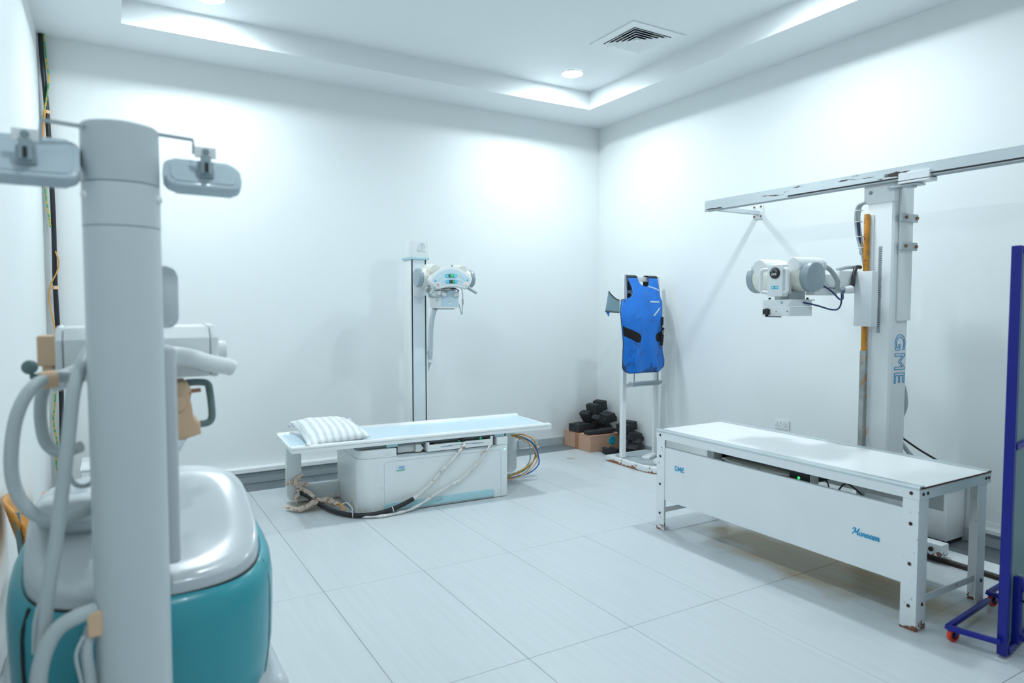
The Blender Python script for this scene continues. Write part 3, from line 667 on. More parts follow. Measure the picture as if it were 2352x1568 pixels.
for x in (-.33, .60):
    g = G(); g.box(x - .045, x + .045, -.32, -.26, .508, .531, .002, 1); t.part('carriage_block', g, M_aqua)
g = G(); g.box(-.60, .67, -.30, .30, .506, .53); t.part('carriage', g, mat('dark_grey_steel', (.20, .23, .24), .5, metal=.3))  # carriage in an even dark grey steel
# panel outline groove and aqua kick strip
def strip_path(g, pts, wd, y):
    for a, b in zip(pts, pts[1:]): g.bar((a[0], y, a[1]), (b[0], y, b[1]), .0012, wd, up=(0, 0, 1) if abs(a[1] - b[1]) < abs(a[0] - b[0]) else (1, 0, 0))
g = G(); pts = [(-.40, .01), (-.40, .36)] + [(-.36 - .04 * math.cos(R(a)), .36 + .04 * math.sin(R(a))) for a in range(15, 91, 15)] + [(.575 + .03 * math.sin(R(a)), .375 + .025 * math.cos(R(a))) for a in range(0, 91, 18)] + [(.605, .01)]
strip_path(g, pts, .0028, -.3336); t.part('panel_seam', g, M_printg, ped)
g = G(); g.prism([(-.405, .008), (.54, .008), (.54, .066), (.528, .076), (-.385, .076), (-.405, .06)], -.337, -.330, 'xz', .0012); ks = t.part('kick_strip', g, M_aqua, ped, 'pale aqua strip along the foot of the pedestal')
g = G(); g.box(-.405, .54, -.339, -.336, .008, .018); t.part('kick_edge', g, M_steel, ks)
g = G(); P = [(.040 + a, .042 + b) for a, b in ((0, 0), (-.010, -.004), (-.014, .004), (-.006, .008), (.022, .012), (.024, .020), (.034, .018), (.034, .010), (.026, .008), (.0, 0))]
strip_path(g, P, .0015, -.3372); t.part('emblem', g, M_printk, ks)
g = G(); g.box(-.305, -.231, -.3365, -.333, .325, .362, .001, 1); pl = t.part('maker_plate', g, mat('plate_print', (.70, .80, .86), .4), ped, 'small white maker plate')
g = G(); g.box(-.30, -.236, -.3372, -.336, .322, .328); t.part('plate_band', g, mat('green_print', (.03, .45, .25), .5), pl)
g = G()
for k in range(3): g.box(-.285, -.240, -.3370, -.336, .335 + k * .008, .339 + k * .008)
t.part('plate_text', g, M_print, pl)
g = G(); g.lathe([(0, -.004), (.007, -.003), (.010, 0), (0, 0)], (.643, -.333, .40), (0, 1, 0), 14); t.part('indicator_lamp', g, M_ledw, ped, 'lit mint-green lamp')
# cassette drawer
g = G(); g.box(-.05, .525, -.345, -.335, .447, .470, .002, 1); g.box(-.05, -.035, -.345, -.335, .465, .522, .002, 1); g.box(.505, .525, -.345, -.335, .465, .522, .002, 1); g.box(-.035, .505, -.345, -.335, .468, .500, .001, 1)
g.box(-.05, -.045, -.34, -.02, .447, .52); g.box(.52, .525, -.34, -.02, .447, .52); g.box(-.05, .525, -.34, -.02, .447, .452); dr = t.part('drawer', g, M_white)
g = G(); g.box(.03, .46, -.30, -.10, .453, .500, .002, 1); t.part('drawer_works', g, mat('drawer_olive', (.20, .23, .20), .6), dr)
g = G(); g.prism([(.06, .474), (.15, .474), (.17, .480), (.33, .480), (.35, .474), (.44, .474), (.44, .480), (.355, .484), (.15, .484), (.06, .480)], -.347, -.345, 'xz', 0); t.part('drawer_groove', g, M_cap, dr)
g = G(); g.box(.24, .275, -.35, -.32, .500, .524, .002, 1); t.part('connector', g, M_black, dr)
g = G(); g.box(.215, .225, -.348, -.34, .50, .515); g.box(.41, .425, -.34, -.32, .50, .524, .002, 1); t.part('terminal', g, mat('green_print', (.03, .45, .25), .5), dr)
# end legs with foot bars
for x0, x1 in ((-1.02, -.907), (.96, 1.073)):
    g = G(); g.prism(rrect(x0, x1, .03, .53, .04, 6), .26, .345, 'xz', .012, seg=3); t.part('leg', g, M_tablew)
g = G(); g.box(-.93, -.58, .275, .335, .002, .145, .012, 3); t.part('foot_bar', g, M_tablew)
g = G(); g.box(.66, .98, .275, .335, .002, .145, .012, 3); t.part('foot_bar', g, M_tablew)
g = G(); g.box(1.05, 1.26, .18, .20, .27, .345, .002, 1); g.box(1.05, 1.26, .14, .20, .265, .272, .002, 1); t.part('cable_bracket', g, M_grey2)

LT = Matrix.Translation((-2.79, -1.168, 0)) @ Matrix.Rotation(R(-2.8), 4, 'Z')
def lw(p): return tuple(LT @ Vector(p))
# taped cables
def ctube(name, pts, r, m, label, grp=None, n=10, wob=0.0):
    P = catmull([lw(p) for p in pts], 6)
    if wob: P = [p + Vector((noise.noise(p * 17), noise.noise(p * 19 + Vector((3, 1, 2))), noise.noise(p * 23 + Vector((9, 4, 1))) * .5)) * wob for p in P]
    z = min(p.z for p in P)
    for p in P: p.z = max(p.z, r * 1.02 if not callable(r) else .012)
    g = G(); c = sum(P, Vector()) / len(P); g.tube(P, r, n, 0)
    if m is M_tan:
        for v in g.bm.verts:
            q = v.co; v.co = q + Vector((noise.noise(q * 55), noise.noise(q * 61 + Vector((5, 2, 1))), noise.noise(q * 58 + Vector((1, 7, 3))))) * .011
            v.co.z = max(v.co.z, .001)
    return solo(name, g, m, label, 'cable', grp, loc=tuple(c), sharp=25 if m is M_tan else 38)
c1 = [(.262, -.352, .495), (.255, -.366, .47), (.215, -.36, .43), (.158, -.358, .368), (.075, -.357, .296), (.008, -.357, .227), (-.047, -.36, .181), (-.131, -.366, .122), (-.192, -.374, .092)]
ctube('taped_cable', c1, lambda u: .012 + .003 * math.sin(u * 55), M_whitec, 'upper white taped cable running from the drawer into the black sleeve', wob=.004)
ctube('taped_cable', [(.505, -.350, .462), (.461, -.357, .408), (.389, -.357, .318), (.311, -.357, .262), (.234, -.357, .2), (.12, -.358, .153), (.008, -.362, .104), (-.084, -.368, .064), (-.193, -.39, .027), (-.314, -.406, .014), (-.44, -.425, .014), (-.562, -.384, .014), (-.665, -.29, .014)],
      lambda u: .0105 + .003 * math.sin(u * 70), M_whitec, 'lower white taped cable with green wires, trailing to the floor', wob=.004)
ctube('cable_sleeve', [(-.185, -.384, .100), (-.30, -.395, .062), (-.42, -.400, .036), (-.533, -.385, .024), (-.645, -.325, .022), (-.74, -.18, .024), (-.806, .03, .032), (-.85, .16, .055), (-.90, .22, .085), (-.955, .235, .105)], .0185, M_blk, 'black sleeve of bundled cable curving along the floor to the table leg')
for q, (x, y, z) in enumerate(((-.84, .12, .045), (-.645, -.325, .022), (-.36, -.40, .048))):
    d = ((.3, 1, .2), (1, -.25, 0), (1, .1, .15))[q]
    g = G(); g.lathe([(.019, -.003), (.0215, -.003), (.0215, .003), (.019, .003), (.019, -.003)], lw((x, y, z)), LT.to_3x3() @ Vector(d), 18)
    solo('cable_tie', g, M_ink, ('white cable tie on the black sleeve beside the table leg', 'white cable tie at the lowest bend of the black sleeve', 'white cable tie on the black sleeve in front of the aqua strip')[q], 'cable tie')
ctube('taped_cable', [(-1.05, .10, .03), (-.985, .0, .028), (-.894, .03, .035), (-.816, .07, .05), (-.74, .03, .055), (-.70, -.09, .048), (-.68, -.205, .035)], lambda u: .014 + .011 * math.sin(u * 3.1), M_tan, 'crumpled tan taped cable end lying across the black sleeve', n=14, wob=.008)
ctube('tape_wrap', [(-.965, .245, .20), (-.935, .24, .16), (-.90, .22, .12), (-.86, .17, .09), (-.83, .12, .065)], lambda u: .026 - .010 * u, M_tan, 'tan tape wrapping tied round the left table leg', wob=.008)
for q, P in enumerate(([(-1.03, .24, .175), (-.99, .236, .19), (-.96, .232, .165)], [(-.95, .235, .17), (-.89, .225, .165), (-.865, .22, .14)], [(-.94, .235, .12), (-.95, .225, .05), (-.965, .22, .015)], [(-.96, .24, .19), (-.92, .235, .225), (-.9, .24, .235)])):
    ctube('tape_tail', P, lambda u: .022 * (1 - .55 * u), M_tan, ('tan tape tail pointing left from the knot on the table leg', 'tan tape tail pointing right from the knot on the table leg', 'tan tape tail hanging to the floor below the knot', 'tan tape tail sticking up above the knot')[q], n=6, wob=.006)
ctube('wire', [(-.72, -.12, .06), (-.70, -.17, .075), (-.675, -.22, .03)], .006, M_orangec, 'short orange wire end at the crumpled tape')
ctube('wire', [(-.70, -.14, .05), (-.65, -.16, .075), (-.62, -.22, .04), (-.64, -.26, .012)], .005, M_ink, 'short white wire loop beside the crumpled tape')
# coloured wires behind the right end of the table
for q, (mm, dx, dy, dz, nm) in enumerate(((M_greyc, 0, 0, 0, 'outer grey wire'), (M_greyc, -.02, .02, .012, 'inner grey wire'), (M_bluew, .012, -.02, -.012, 'blue wire'), (M_peachw, -.008, -.03, -.006, 'peach wire'), (M_yg, -.012, .0, .008, 'green and yellow wire'), (M_orangec, -.004, -.012, .016, 'amber wire'))):
    base = [(.985, .14, .395), (1.06, .10, .384), (1.145, .07, .325), (1.172, .06, .22), (1.14, .05, .145), (1.03, .03, .08), (.86, .02, .05), (.72, .02, .035)]
    k = q - 2.5
    P = [(x + dx * 1.8 + .014 * math.sin(i * 1.3 + q), y + dy, z + dz * (1.5 if i < 6 else .3) + .009 * math.cos(i * 1.7 + q * 2)) for i, (x, y, z) in enumerate(base)]
    ctube('wire', P, .0062, mm, nm + ' of the bundle looping at the right end of the low table', 'wire bundle', n=8)

# ---------------- pillow
t = T('pillow', 'white pillow with wide grey stripes on the pale blue table top', 'pillow', lw((-.735, -.01, .567)), -1.0, local=True)
def pil(u, v, s):
    a, b = u * 2 - 1, v * 2 - 1
    ex = (1 - abs(a) ** 2.6) * (1 - abs(b) ** 2.6); h = .078 * max(0, ex) ** .55
    x = a * .235 * (1 - .10 * (1 - b * b) * 0 - .05 * (1 - abs(b))) * (1 + .05 * abs(b) ** 4); y = b * .285 * (1 - .05 * (1 - abs(a))) * (1 + .06 * abs(a) ** 4)
    p = Vector((x, y, 0)); wv = noise.noise(p * 14) * .010 + noise.noise(p * 34) * .004
    z = s * (h + wv * min(1, ex * 4)) + .055 + .035 * (y / .285) ** 2 * 0
    if s < 0: z = max(z, .004)
    z += .03 * b * (1 - .5 * a)
    return (x, y, max(z, .004))
g = G(); g.grid(lambda u, v: pil(u, v, 1), 44, 44); g.grid(lambda u, v: pil(u, v, -1), 44, 44)
bmesh.ops.remove_doubles(g.bm, verts=g.bm.verts[:], dist=.0005)
mp = bpy.data.materials.new('striped_pillowcase'); mp.use_nodes = True; nt = mp.node_tree; N = nt.nodes; Lk = nt.links
b = N['Principled BSDF']; b.inputs['Roughness'].default_value = .85
tc = N.new('ShaderNodeTexCoord'); sx = N.new('ShaderNodeSeparateXYZ'); Lk.new(tc.outputs['Object'], sx.inputs[0])
m1 = N.new('ShaderNodeMath'); m1.operation = 'MULTIPLY'; m1.inputs[1].default_value = 2 * PI / .0545; Lk.new(sx.outputs[0], m1.inputs[0])
m2 = N.new('ShaderNodeMath'); m2.operation = 'SINE'; Lk.new(m1.outputs[0], m2.inputs[0])
m3 = N.new('ShaderNodeMapRange'); m3.inputs[1].default_value = .05; m3.inputs[2].default_value = .2; Lk.new(m2.outputs[0], m3.inputs[0])
mx = N.new('ShaderNodeMix'); mx.data_type = 'RGBA'; Lk.new(m3.outputs[0], mx.inputs[0]); mx.inputs[6].default_value = (.82, .85, .86, 1); mx.inputs[7].default_value = (.63, .685, .71, 1)
Lk.new(mx.outputs[2], b.inputs['Base Color'])
nz = N.new('ShaderNodeTexNoise'); nz.inputs['Scale'].default_value = 30; bp = N.new('ShaderNodeBump'); bp.inputs['Strength'].default_value = .35; bp.inputs['Distance'].default_value = .01
Lk.new(tc.outputs['Object'], nz.inputs[0]); Lk.new(nz.outputs[0], bp.inputs['Height']); Lk.new(bp.outputs[0], b.inputs['Normal'])
t.part('pillowcase', g, mp, sharp=80)
for q, (a, b_) in enumerate(((-1, -1), (-1, 1), (1, 1))):
    c = Vector((a * .245, b_ * .300, .045 + .03 * b_)); g = G()
    g.lathe([(.0, -.005), (.014, .0), (.011, .02), (.020, .045), (.012, .055), (0, .05)], c - Vector((a * .03, b_ * .035, 0)), (a, b_ * 1.2, -.1), 10)
    t.part('corner_tuft', g, mp)

# ================================================================== TUBE STAND AT THE BACK WALL
t = T('tube_stand', 'slim white tube stand column with two black grooves against the back wall', 'tube stand', (-2.47, -.30, 0))
X0, X1, Y0, Y1 = -2.567, -2.378, -.45, -.285
g = G(); g.prism(rr4(X0, X1, Y0, Y1, .02, .02, .01, .01), .03, 2.04, 'xy', .002); cm = t.part('column', g, M_white)
g = G(); g.prism(rr4(X0 - .012, X1 + .008, Y0 - .012, Y1, .035, .015, .01, .01), 2.05, 2.212, 'xy', .008, seg=3); cp = t.part('head_cover', g, M_white2)
g = G(); g.prism(rr4(X0 - .016, X1 + .012, Y0 - .016, Y1, .037, .017, .01, .01), 2.034, 2.052, 'xy', .002); t.part('cover_band', g, M_aqua, cp)
for x in (X0 + .020, X1 - .034):
    g = G(); g.box(x, x + .011, Y0 - .0008, Y0 + .004, .04, 2.035); t.part('groove', g, M_dark, cm)
g = G(); g.box(X0 + .036, X1 - .040, Y0 - .006, Y0 - .001, .04, 2.03, .001, 1); t.part('front_strip', g, mat('ice_white_strip', (.74, .83, .87), .3), cm)
g = G(); g.prism([(X0 + .03, 1.70), (X0 + .06, 1.685), (X1 - .06, 1.685), (X1 - .03, 1.70), (X1 - .03, 1.93), (X0 + .03, 1.93)], Y0 - .022, Y0 - .006, 'xz', .003); t.part('carriage_plate', g, M_white2)
g = G(); g.box(X0 - .06, X1 + .06, Y0 - .06, -.02, 0, .03, .004, 1); t.part('base_plate', g, M_white)
# emblem: a leaning loop over a word
cx, cz = (X0 + X1) / 2 + .02, 2.155
g = G()
P = [(-.040, -.028), (-.018, .016), (-.004, .030), (.012, .032), (.028, .022), (.034, .004), (.028, -.014), (.012, -.026), (-.010, -.028), (-.026, -.028)]
g.tube([(cx + a, Y0 - .0125, cz + b) for a, b in P], .0022, 6, 4)
P = [(.006, .018), (-.006, .0), (-.002, -.012), (.010, -.014), (.018, -.004), (.016, .008), (.006, .018)]
g.tube([(cx + a, Y0 - .0125, cz + b) for a, b in P], .0022, 6, 4); t.part('emblem', g, M_printg, cp, 'pale grey looped emblem')
t.part('lettering', text('PERLOVE', .020, frame((cx - .002, Y0 - .0125, cz - .045), (1, 0, 0), (0, 0, 1)), .0003, offset=.0003, sx=1.05), M_printg, cp, 'pale grey word PERLOVE')

# ---------------- its tube head
TC = Vector((-2.355, -.765, 1.850))
t = T('xray_tube_head', 'white x-ray tube head with an arched control panel and two lit green readouts', 'tube head', (TC.x, TC.y, 1.55))
g = G(); g.box(-2.50, -2.40, -.68, -.472, 1.78, 1.90, .006, 2); t.part('arm', g, M_white2)
g = G(); g.lathe([(0, -.25), (.080, -.25), (.083, -.15), (.088, -.1), (.095, -.04), (.095, .04), (.088, .1), (.083, .15), (.080, .25), (0, .25)], TC, (1, 0, 0), 36); t.part('housing', g, M_offw)
for s in (-1, 1):
    g = G(); g.lathe([(.082, 0), (.0845, .004), (.0845, .034), (.078, .044), (.066, .047), (0, .048)], TC + Vector((s * .235, 0, 0)), (s, 0, 0), 36); t.part('end_cap', g, M_cap)
    o = TC + Vector((s * .135, -.10, .070)); g = G(); g.lathe([(0, 0), (.044, .002), (.048, .010), (.048, .20), (.040, .22), (0, .22)], o, (0, 1, .05), 28); t.part('cable_socket', g, M_offw)
g = G(); g.cyl((TC.x - .11, -.80, 1.935), (TC.x - .06, -.78, 1.95), .018, n=14, bev=.004); g.cyl((TC.x - .10, -.80, 1.95), (TC.x - .10, -.80, 1.975), .006, n=10); t.part('swivel_lock', g, M_grey2)
g = G(); g.cyl((TC.x + .06, -.80, 1.945), (TC.x + .06, -.80, 1.972), .006, .009, 10); t.part('knob', g, M_cap)
# arched panel
pc = Vector((-2.375, -.95, 1.835))
def arch(k, inset):
    # outline of the crescent panel: arched top, gently arched bottom, blunt ends
    W = .208 - inset; out = []
    for i in range(17):
        a = -1 + 2 * i / 16; out.append((a * W, .112 - inset - (.112 - .022) * abs(a) ** 2.1 * (1 if inset == 0 else .98)))
    out += [(W + .004, .0), (W - .012, -.028), (.150 - inset * .7, -.088 + inset)]
    for i in range(1, 12):
        a = 1 - 2 * i / 12; out.append((a * (.150 - inset * .7), -.088 + inset + .026 * (1 - a * a)))
    out += [(-.150 + inset * .7, -.088 + inset), (-W + .012, -.028), (-W - .004, 0)]
    return out[::-1]
Mp = Matrix.Translation(pc) @ Matrix.Rotation(R(-12), 4, 'X') @ Matrix.Rotation(R(-2), 4, 'Y')
g = G(); g.prism(arch(0, 0), -.0, .055, 'xz', .010, Mp, 3); pn = t.part('control_panel', g, M_white)
g = G(); g.prism(arch(0, .022), -.0035, .005, 'xz', .0, Mp); t.part('panel_face', g, M_panelblue, pn)
g = G()
P = [(x, z) for x, z in arch(0, .058)]; P.append(P[0])
for a, b in zip(P, P[1:]): g.bar(Mp @ Vector((a[0], -.0042, a[1])), Mp @ Vector((b[0], -.0042, b[1])), .001, .0016, up=(1, 0, .3))
t.part('face_line', g, M_aqua, pn)
for k, (z, s_) in enumerate(((.030, '120'), (-.024, '6'))):
    g = G(); g.prism(rrect(-.058, .058, z - .0155, z + .0155, .0154, 7), -.0065, -.003, 'xz', 0, Mp); rd = t.part('readout', g, M_cyan, pn, 'cyan readout pill with lit green digits')
    g = G(); g.box(-.024, .024, -.0075, -.006, z - .0135, z + .0135, 0, 1, Mp); t.part('display', g, M_black, rd)
    t.part('digits', text(s_, .024, Mp @ frame((.004 if k == 0 else .013, -.0078, z), (1, 0, 0), (0, 0, 1)), .0002, offset=.0006), M_led, rd)
    g = G(); g.box(-.050, -.030, -.0070, -.0064, z - .005, z + .005, 0, 1, Mp); g.box(.030, .050, -.0070, -.0064, z - .005, z + .005, 0, 1, Mp); t.part('readout_text', g, mat('pale_cyan_print', (.25, .68, .78), .5), rd)
for s in (-1, 1):
    g = G(); g.lathe([(0, -.003), (.007, -.003), (.009, 0), (0, 0)], Mp @ Vector((s * .158, -.0035, -.012)), Mp.to_3x3() @ Vector((0, 1, 0)), 18); t.part('button', g, M_cyan, pn)
    g = G(); g.box(s * .135 - .024, s * .135 + .024, -.0050, -.0036, -.062, -.026, 0, 1, Mp @ Matrix.Rotation(R(s * 20) * 0, 4, 'Y')); tp = t.part('tape_patch', g, M_ink, pn)
    g = G(); g.lathe([(0, -.004), (.012, -.004), (.014, 0), (0, 0)], Mp @ Vector((s * .138, -.004, -.046)), Mp.to_3x3() @ Vector((0, 1, 0)), 16); t.part('worn_button', g, M_tan, tp)
    a = Mp @ Vector((s * .150, .03, -.060)); b_ = Mp @ Vector((s * .232, -.01, -.135))
    g = G(); g.tube([a, a.lerp(b_, .3), b_], lambda u: .018 - .005 * u, 16, 3); t.part('handle', g, M_grey)
# collimator under the housing
g = G(); g.prism(rr4(-2.45, -2.250, -.86, -.60, .012, .012, .02, .02), 1.578, 1.735, 'xy', .003); cl = t.part('collimator', g, M_white)
g = G(); g.box(-2.435, -2.266, -.863, -.858, 1.592, 1.728, .002, 1); fc = t.part('collimator_face', g, M_panelblue, cl)
for s in (-1, 1):
    o = Vector((-2.35 + s * .057, -.863, 1.702)); g = G(); g.lathe([(0, -.022), (.015, -.022), (.018, -.018), (.020, 0), (0, 0)], o, (0, 1, 0), 24); t.part('knob', g, M_ink, fc)
    g = G()
    for k in range(13):
        a = R(150 + k * 20 if s < 0 else 150 + k * 20); d = Vector((math.cos(a), 0, math.sin(a))); g.bar(o + d * .027 + Vector((0, -.0006, 0)), o + d * .033 + Vector((0, -.0006, 0)), .0018, .0008, up=(0, 1, 0))
    t.part('knob_scale', g, M_printk, fc)
g = G(); g.lathe([(0, -.005), (.004, -.004), (.006, 0), (0, 0)], (-2.348, -.863, 1.640), (0, 1, 0), 12); t.part('button', g, M_orangec, fc)
g = G(); g.lathe([(0, -.004), (.007, -.003), (.010, 0), (0, 0)], (-2.348, -.863, 1.620), (0, 1, 0), 14); t.part('button', g, M_ink, fc)
g = G(); g.box(-2.46, -2.26, -.80, -.62, 1.735, 1.762, .002, 1); g.box(-2.44, -2.33, -.87, -.80, 1.738, 1.752, .002, 1); t.part('swivel_plate', g, M_steel)
g = G(); g.box(-2.385, -2.29, -.84, -.66, 1.566, 1.579, .002, 1); t.part('filter_slot', g, M_grey2, cl)
g = G(); g.box(-2.4505, -2.4495, -.82, -.79, 1.665, 1.70); g.box(-2.4505, -2.4495, -.82, -.79, 1.64, 1.658); t.part('label_plate', g, M_printg, cl)
# cables
for q, (mm, off) in enumerate(((M_greyc, 0), (M_greyc, .014), (M_orangec, .007), (M_greyc, -.014))):
    g = G(); g.tube([(-2.52, -.80 + off, 1.775), (-2.545 + off, -.82, 1.735), (-2.53, -.83 + off, 1.69 - off * .4), (-2.48, -.85 + off, 1.678), (-2.42, -.86, 1.70 + off * .5), (-2.37, -.855, 1.735), (-2.34, -.84, 1.752)], .0072 if q != 2 else .0045, 8); t.part('cable', g, mm)
g = G(); g.tube([(-2.34, -.86, 1.752), (-2.30, -.875, 1.755), (-2.26, -.865, 1.735)], .005, 8); t.part('cable', g, M_blk)
g = G(); g.tube([(-2.245, -.88, 1.76), (-2.225, -.87, 1.72), (-2.218, -.86, 1.66), (-2.216, -.85, 1.60), (-2.222, -.85, 1.52), (-2.24, -.85, 1.58), (-2.268, -.85, 1.68)], .0042, 8); t.part('lead', g, M_grey)
g = G(); g.cyl((-2.217, -.857, 1.61), (-2.218, -.860, 1.66), .0085, n=10, bev=.002); t.part('plug', g, M_greyc)
# corrugated hose
hp = catmull([(-2.405, -.66, 1.575), (-2.412, -.62, 1.50), (-2.402, -.56, 1.38), (-2.375, -.49, 1.22), (-2.347, -.40, 1.08), (-2.347, -.28, .93), (-2.347, -.18, .80)], 26)
g = G(); g.tube(hp, lambda u: .024 + .0035 * math.sin(u * 2 * PI * 78), 14, 0); t.part('corrugated_hose', g, mat('pale_hose', (.60, .67, .70), .5))
g = G(); g.box(-2.376, -2.314, -.43, -.365, 1.055, 1.105, .004, 1); t.part('hose_clip', g, M_white2)

# ================================================================== CHEST STAND WITH APRON
t = T('chest_stand', 'white two-post chest stand on a rust-edged base plate near the room corner', 'stand', (-.32, -1.28, 0))
bp_ = [(-.60, -.92), (-.60, -1.50), (-.545, -1.655), (-.05, -1.655), (-.05, -.92)]
g = G(); g.prism(bp_, .002, .058, 'xy', .003); bs = t.part('base', g, M_basew)
g = G(); g.prism([(-.50, -.96), (-.56, -1.02), (-.56, -1.44), (-.49, -1.60), (-.08, -1.60), (-.08, -.96)], .0575, .0605, 'xy', 0); t.part('base_plate', g, M_plate, bs)
for x in (-.552, -.115):
    g = G(); g.box(x, x + .048, -1.125, -1.075, .06, 1.905, .004, 1); t.part('post', g, M_white)
g = G(); g.box(-.504, -.115, -1.115, -1.085, 1.848, 1.895, .003, 1); t.part('top_bar', g, M_white)
g = G(); g.box(-.504, -.115, -1.115, -1.09, 1.728, 1.758, .003, 1); g.box(-.40, -.30, -1.16, -1.09, 1.735, 1.752, .002, 1); t.part('slide_bar', g, M_grey2)
g = G(); g.box(-.504, -.115, -1.112, -1.088, .775, .805, .003, 1); t.part('cross_bar', g, M_white)
g = G(); g.box(-.515, -.125, -1.235, -1.165, .806, .835, .002, 1); g.box(-.525, -.16, -1.245, -1.16, .795, .806, .002, 1); t.part('cassette_ledge', g, M_grey)
for x in (-.465, -.15):
    g = G(); g.cyl((x, -1.195, .83), (x, -1.195, 1.05), .006, n=12); t.part('guide_rod', g, M_grey)
g = G(); g.box(-.49, -.14, -1.25, -1.13, 1.05, 1.60, .008, 2); t.part('cassette_box', g, M_grey2)

def ax(px): return -.722 + (px - 318) * .00101
def az(py): return .945 + (1368 - py) * .000768
def ytop(z): return .155 * max(0, min(1, (z - 1.46) / .42)) ** 1.3
def yfold(x, z):
    x -= ytop(z) * .845
    u = (x + .45) / .28
    return -1.305 + ytop(z) - .030 * (1 - u * u) * (.4 + .6 * min(1, max(0, (1.85 - z) / .5))) + .014 * math.sin(x * 26 + 2 * noise.noise(Vector((x * 3, 0, z * 2)))) * min(1, max(0, (1.5 - z) / .4)) + .010 * noise.noise(Vector((x * 9, 3, z * 5)))
def lerp_tab(tab, y):
    for (y0, x0), (y1, x1) in zip(tab, tab[1:]):
        if y0 <= y <= y1: return x0 + (x1 - x0) * (y - y0) / (y1 - y0)
    return tab[-1][1] if y > tab[-1][0] else tab[0][1]
LE = [(155, 380), (220, 405), (280, 425), (350, 437), (385, 428), (410, 408), (428, 375), (436, 345), (441, 305), (580, 296), (700, 310), (850, 322), (1000, 335), (1150, 336), (1290, 328), (1330, 345), (1368, 400)]
RE = [(155, 765), (175, 765), (310, 785), (410, 805), (455, 828), (560, 820), (700, 806), (850, 806), (1000, 832), (1120, 846), (1220, 866), (1300, 864), (1330, 840), (1368, 780)]
NL = [(155, 497), (210, 520), (240, 545), (260, 575), (272, 612)]
NR = [(155, 650), (205, 655), (240, 648), (262, 632), (272, 612)]
t = T('lead_apron', 'bright blue lead apron with black edging hung over the white stand', 'apron', (-.45, -1.30, .945))
g = G(); NC = 14
rows = [155 + (272 - 155) * i / 8 for i in range(9)] + [272 + (1368 - 272) * i / 60 for i in range(1, 61)]
def P(px, py):
    z = az(py); x = ax(px) + .845 * ytop(z); return (x, yfold(x, z), z)
grid = []
for i, y in enumerate(rows):
    l, r = lerp_tab(LE, y), lerp_tab(RE, y)
    ml = lerp_tab(NL, y) if y < 272 else l + (r - l) * .6; mr = lerp_tab(NR, y) if y < 272 else ml
    if y >= 272: ml = mr = 612 + (l + (r - l) * .5 - 612) * min(1, (y - 272) / 300)
    grid.append(([g.bm.verts.new(P(l + (ml - l) * k / NC, y)) for k in range(NC + 1)], [g.bm.verts.new(P(mr + (r - mr) * k / NC, y)) for k in range(NC + 1)]))
for a, b in zip(grid, grid[1:]):
    for s in (0, 1):
        for k in range(NC): g.bm.faces.new((a[s][k], a[s][k + 1], b[s][k + 1], b[s][k]))
bmesh.ops.remove_doubles(g.bm, verts=g.bm.verts[:], dist=.0005)
ob = t.part('front_panel', g, M_apron, sharp=80); md = ob.modifiers.new('thickness', 'SOLIDIFY'); md.thickness = .007; md.offset = 1
# edging along the whole outline
out = [P(lerp_tab(LE, y), y) for y in [155, 190, 220, 250, 280, 310, 350, 385, 410, 428, 436, 441, 480, 580, 640, 700, 775, 850, 925, 1000, 1075, 1150, 1220, 1290, 1330, 1352]] + \
      [P(px, 1368) for px in range(400, 790, 40)] + [P(lerp_tab(RE, y), y) for y in [1352, 1330, 1300, 1260, 1220, 1170, 1120, 1060, 1000, 925, 850, 775, 700, 630, 560, 500, 455, 430, 410, 360, 310, 240, 175, 155]]
g = G(); g.tube([(x, y - .001, z) for x, y, z in out], .0055, 6, 2); t.part('edging', g, M_bind)
nk = [P(lerp_tab(NL, y), y) for y in (155, 180, 210, 240, 260)] + [P(612, 272)] + [P(lerp_tab(NR, y), y) for y in (262, 240, 205, 180, 155)]
g = G(); g.tube([(x, y - .001, z) for x, y, z in nk], .0055, 6, 2); t.part('edging', g, M_bind)
# shoulder pads folding back over the top bar
for l, r in ((380, 497), (650, 765)):
    def sh(u, v, l=l, r=r):
        x, y0, z0 = P(l + (r - l) * u, 157); y0 -= .004
        prof = [(y0, z0), (y0 + .004, z0 + .022), (y0 + .03, z0 + .034), (-1.10, 1.912), (-1.07, 1.905), (-1.065, 1.87), (-1.062, 1.66)]
        q = v * (len(prof) - 1); i = min(int(q), len(prof) - 2); f = q - i
        return (x + .012 * v, prof[i][0] + (prof[i + 1][0] - prof[i][0]) * f, prof[i][1] + (prof[i + 1][1] - prof[i][1]) * f)
    g = G(); g.grid(sh, 6, 24); ob = t.part('shoulder_strap', g, M_bind, label='dark shoulder strap'); md = ob.modifiers.new('thickness', 'SOLIDIFY'); md.thickness = .006
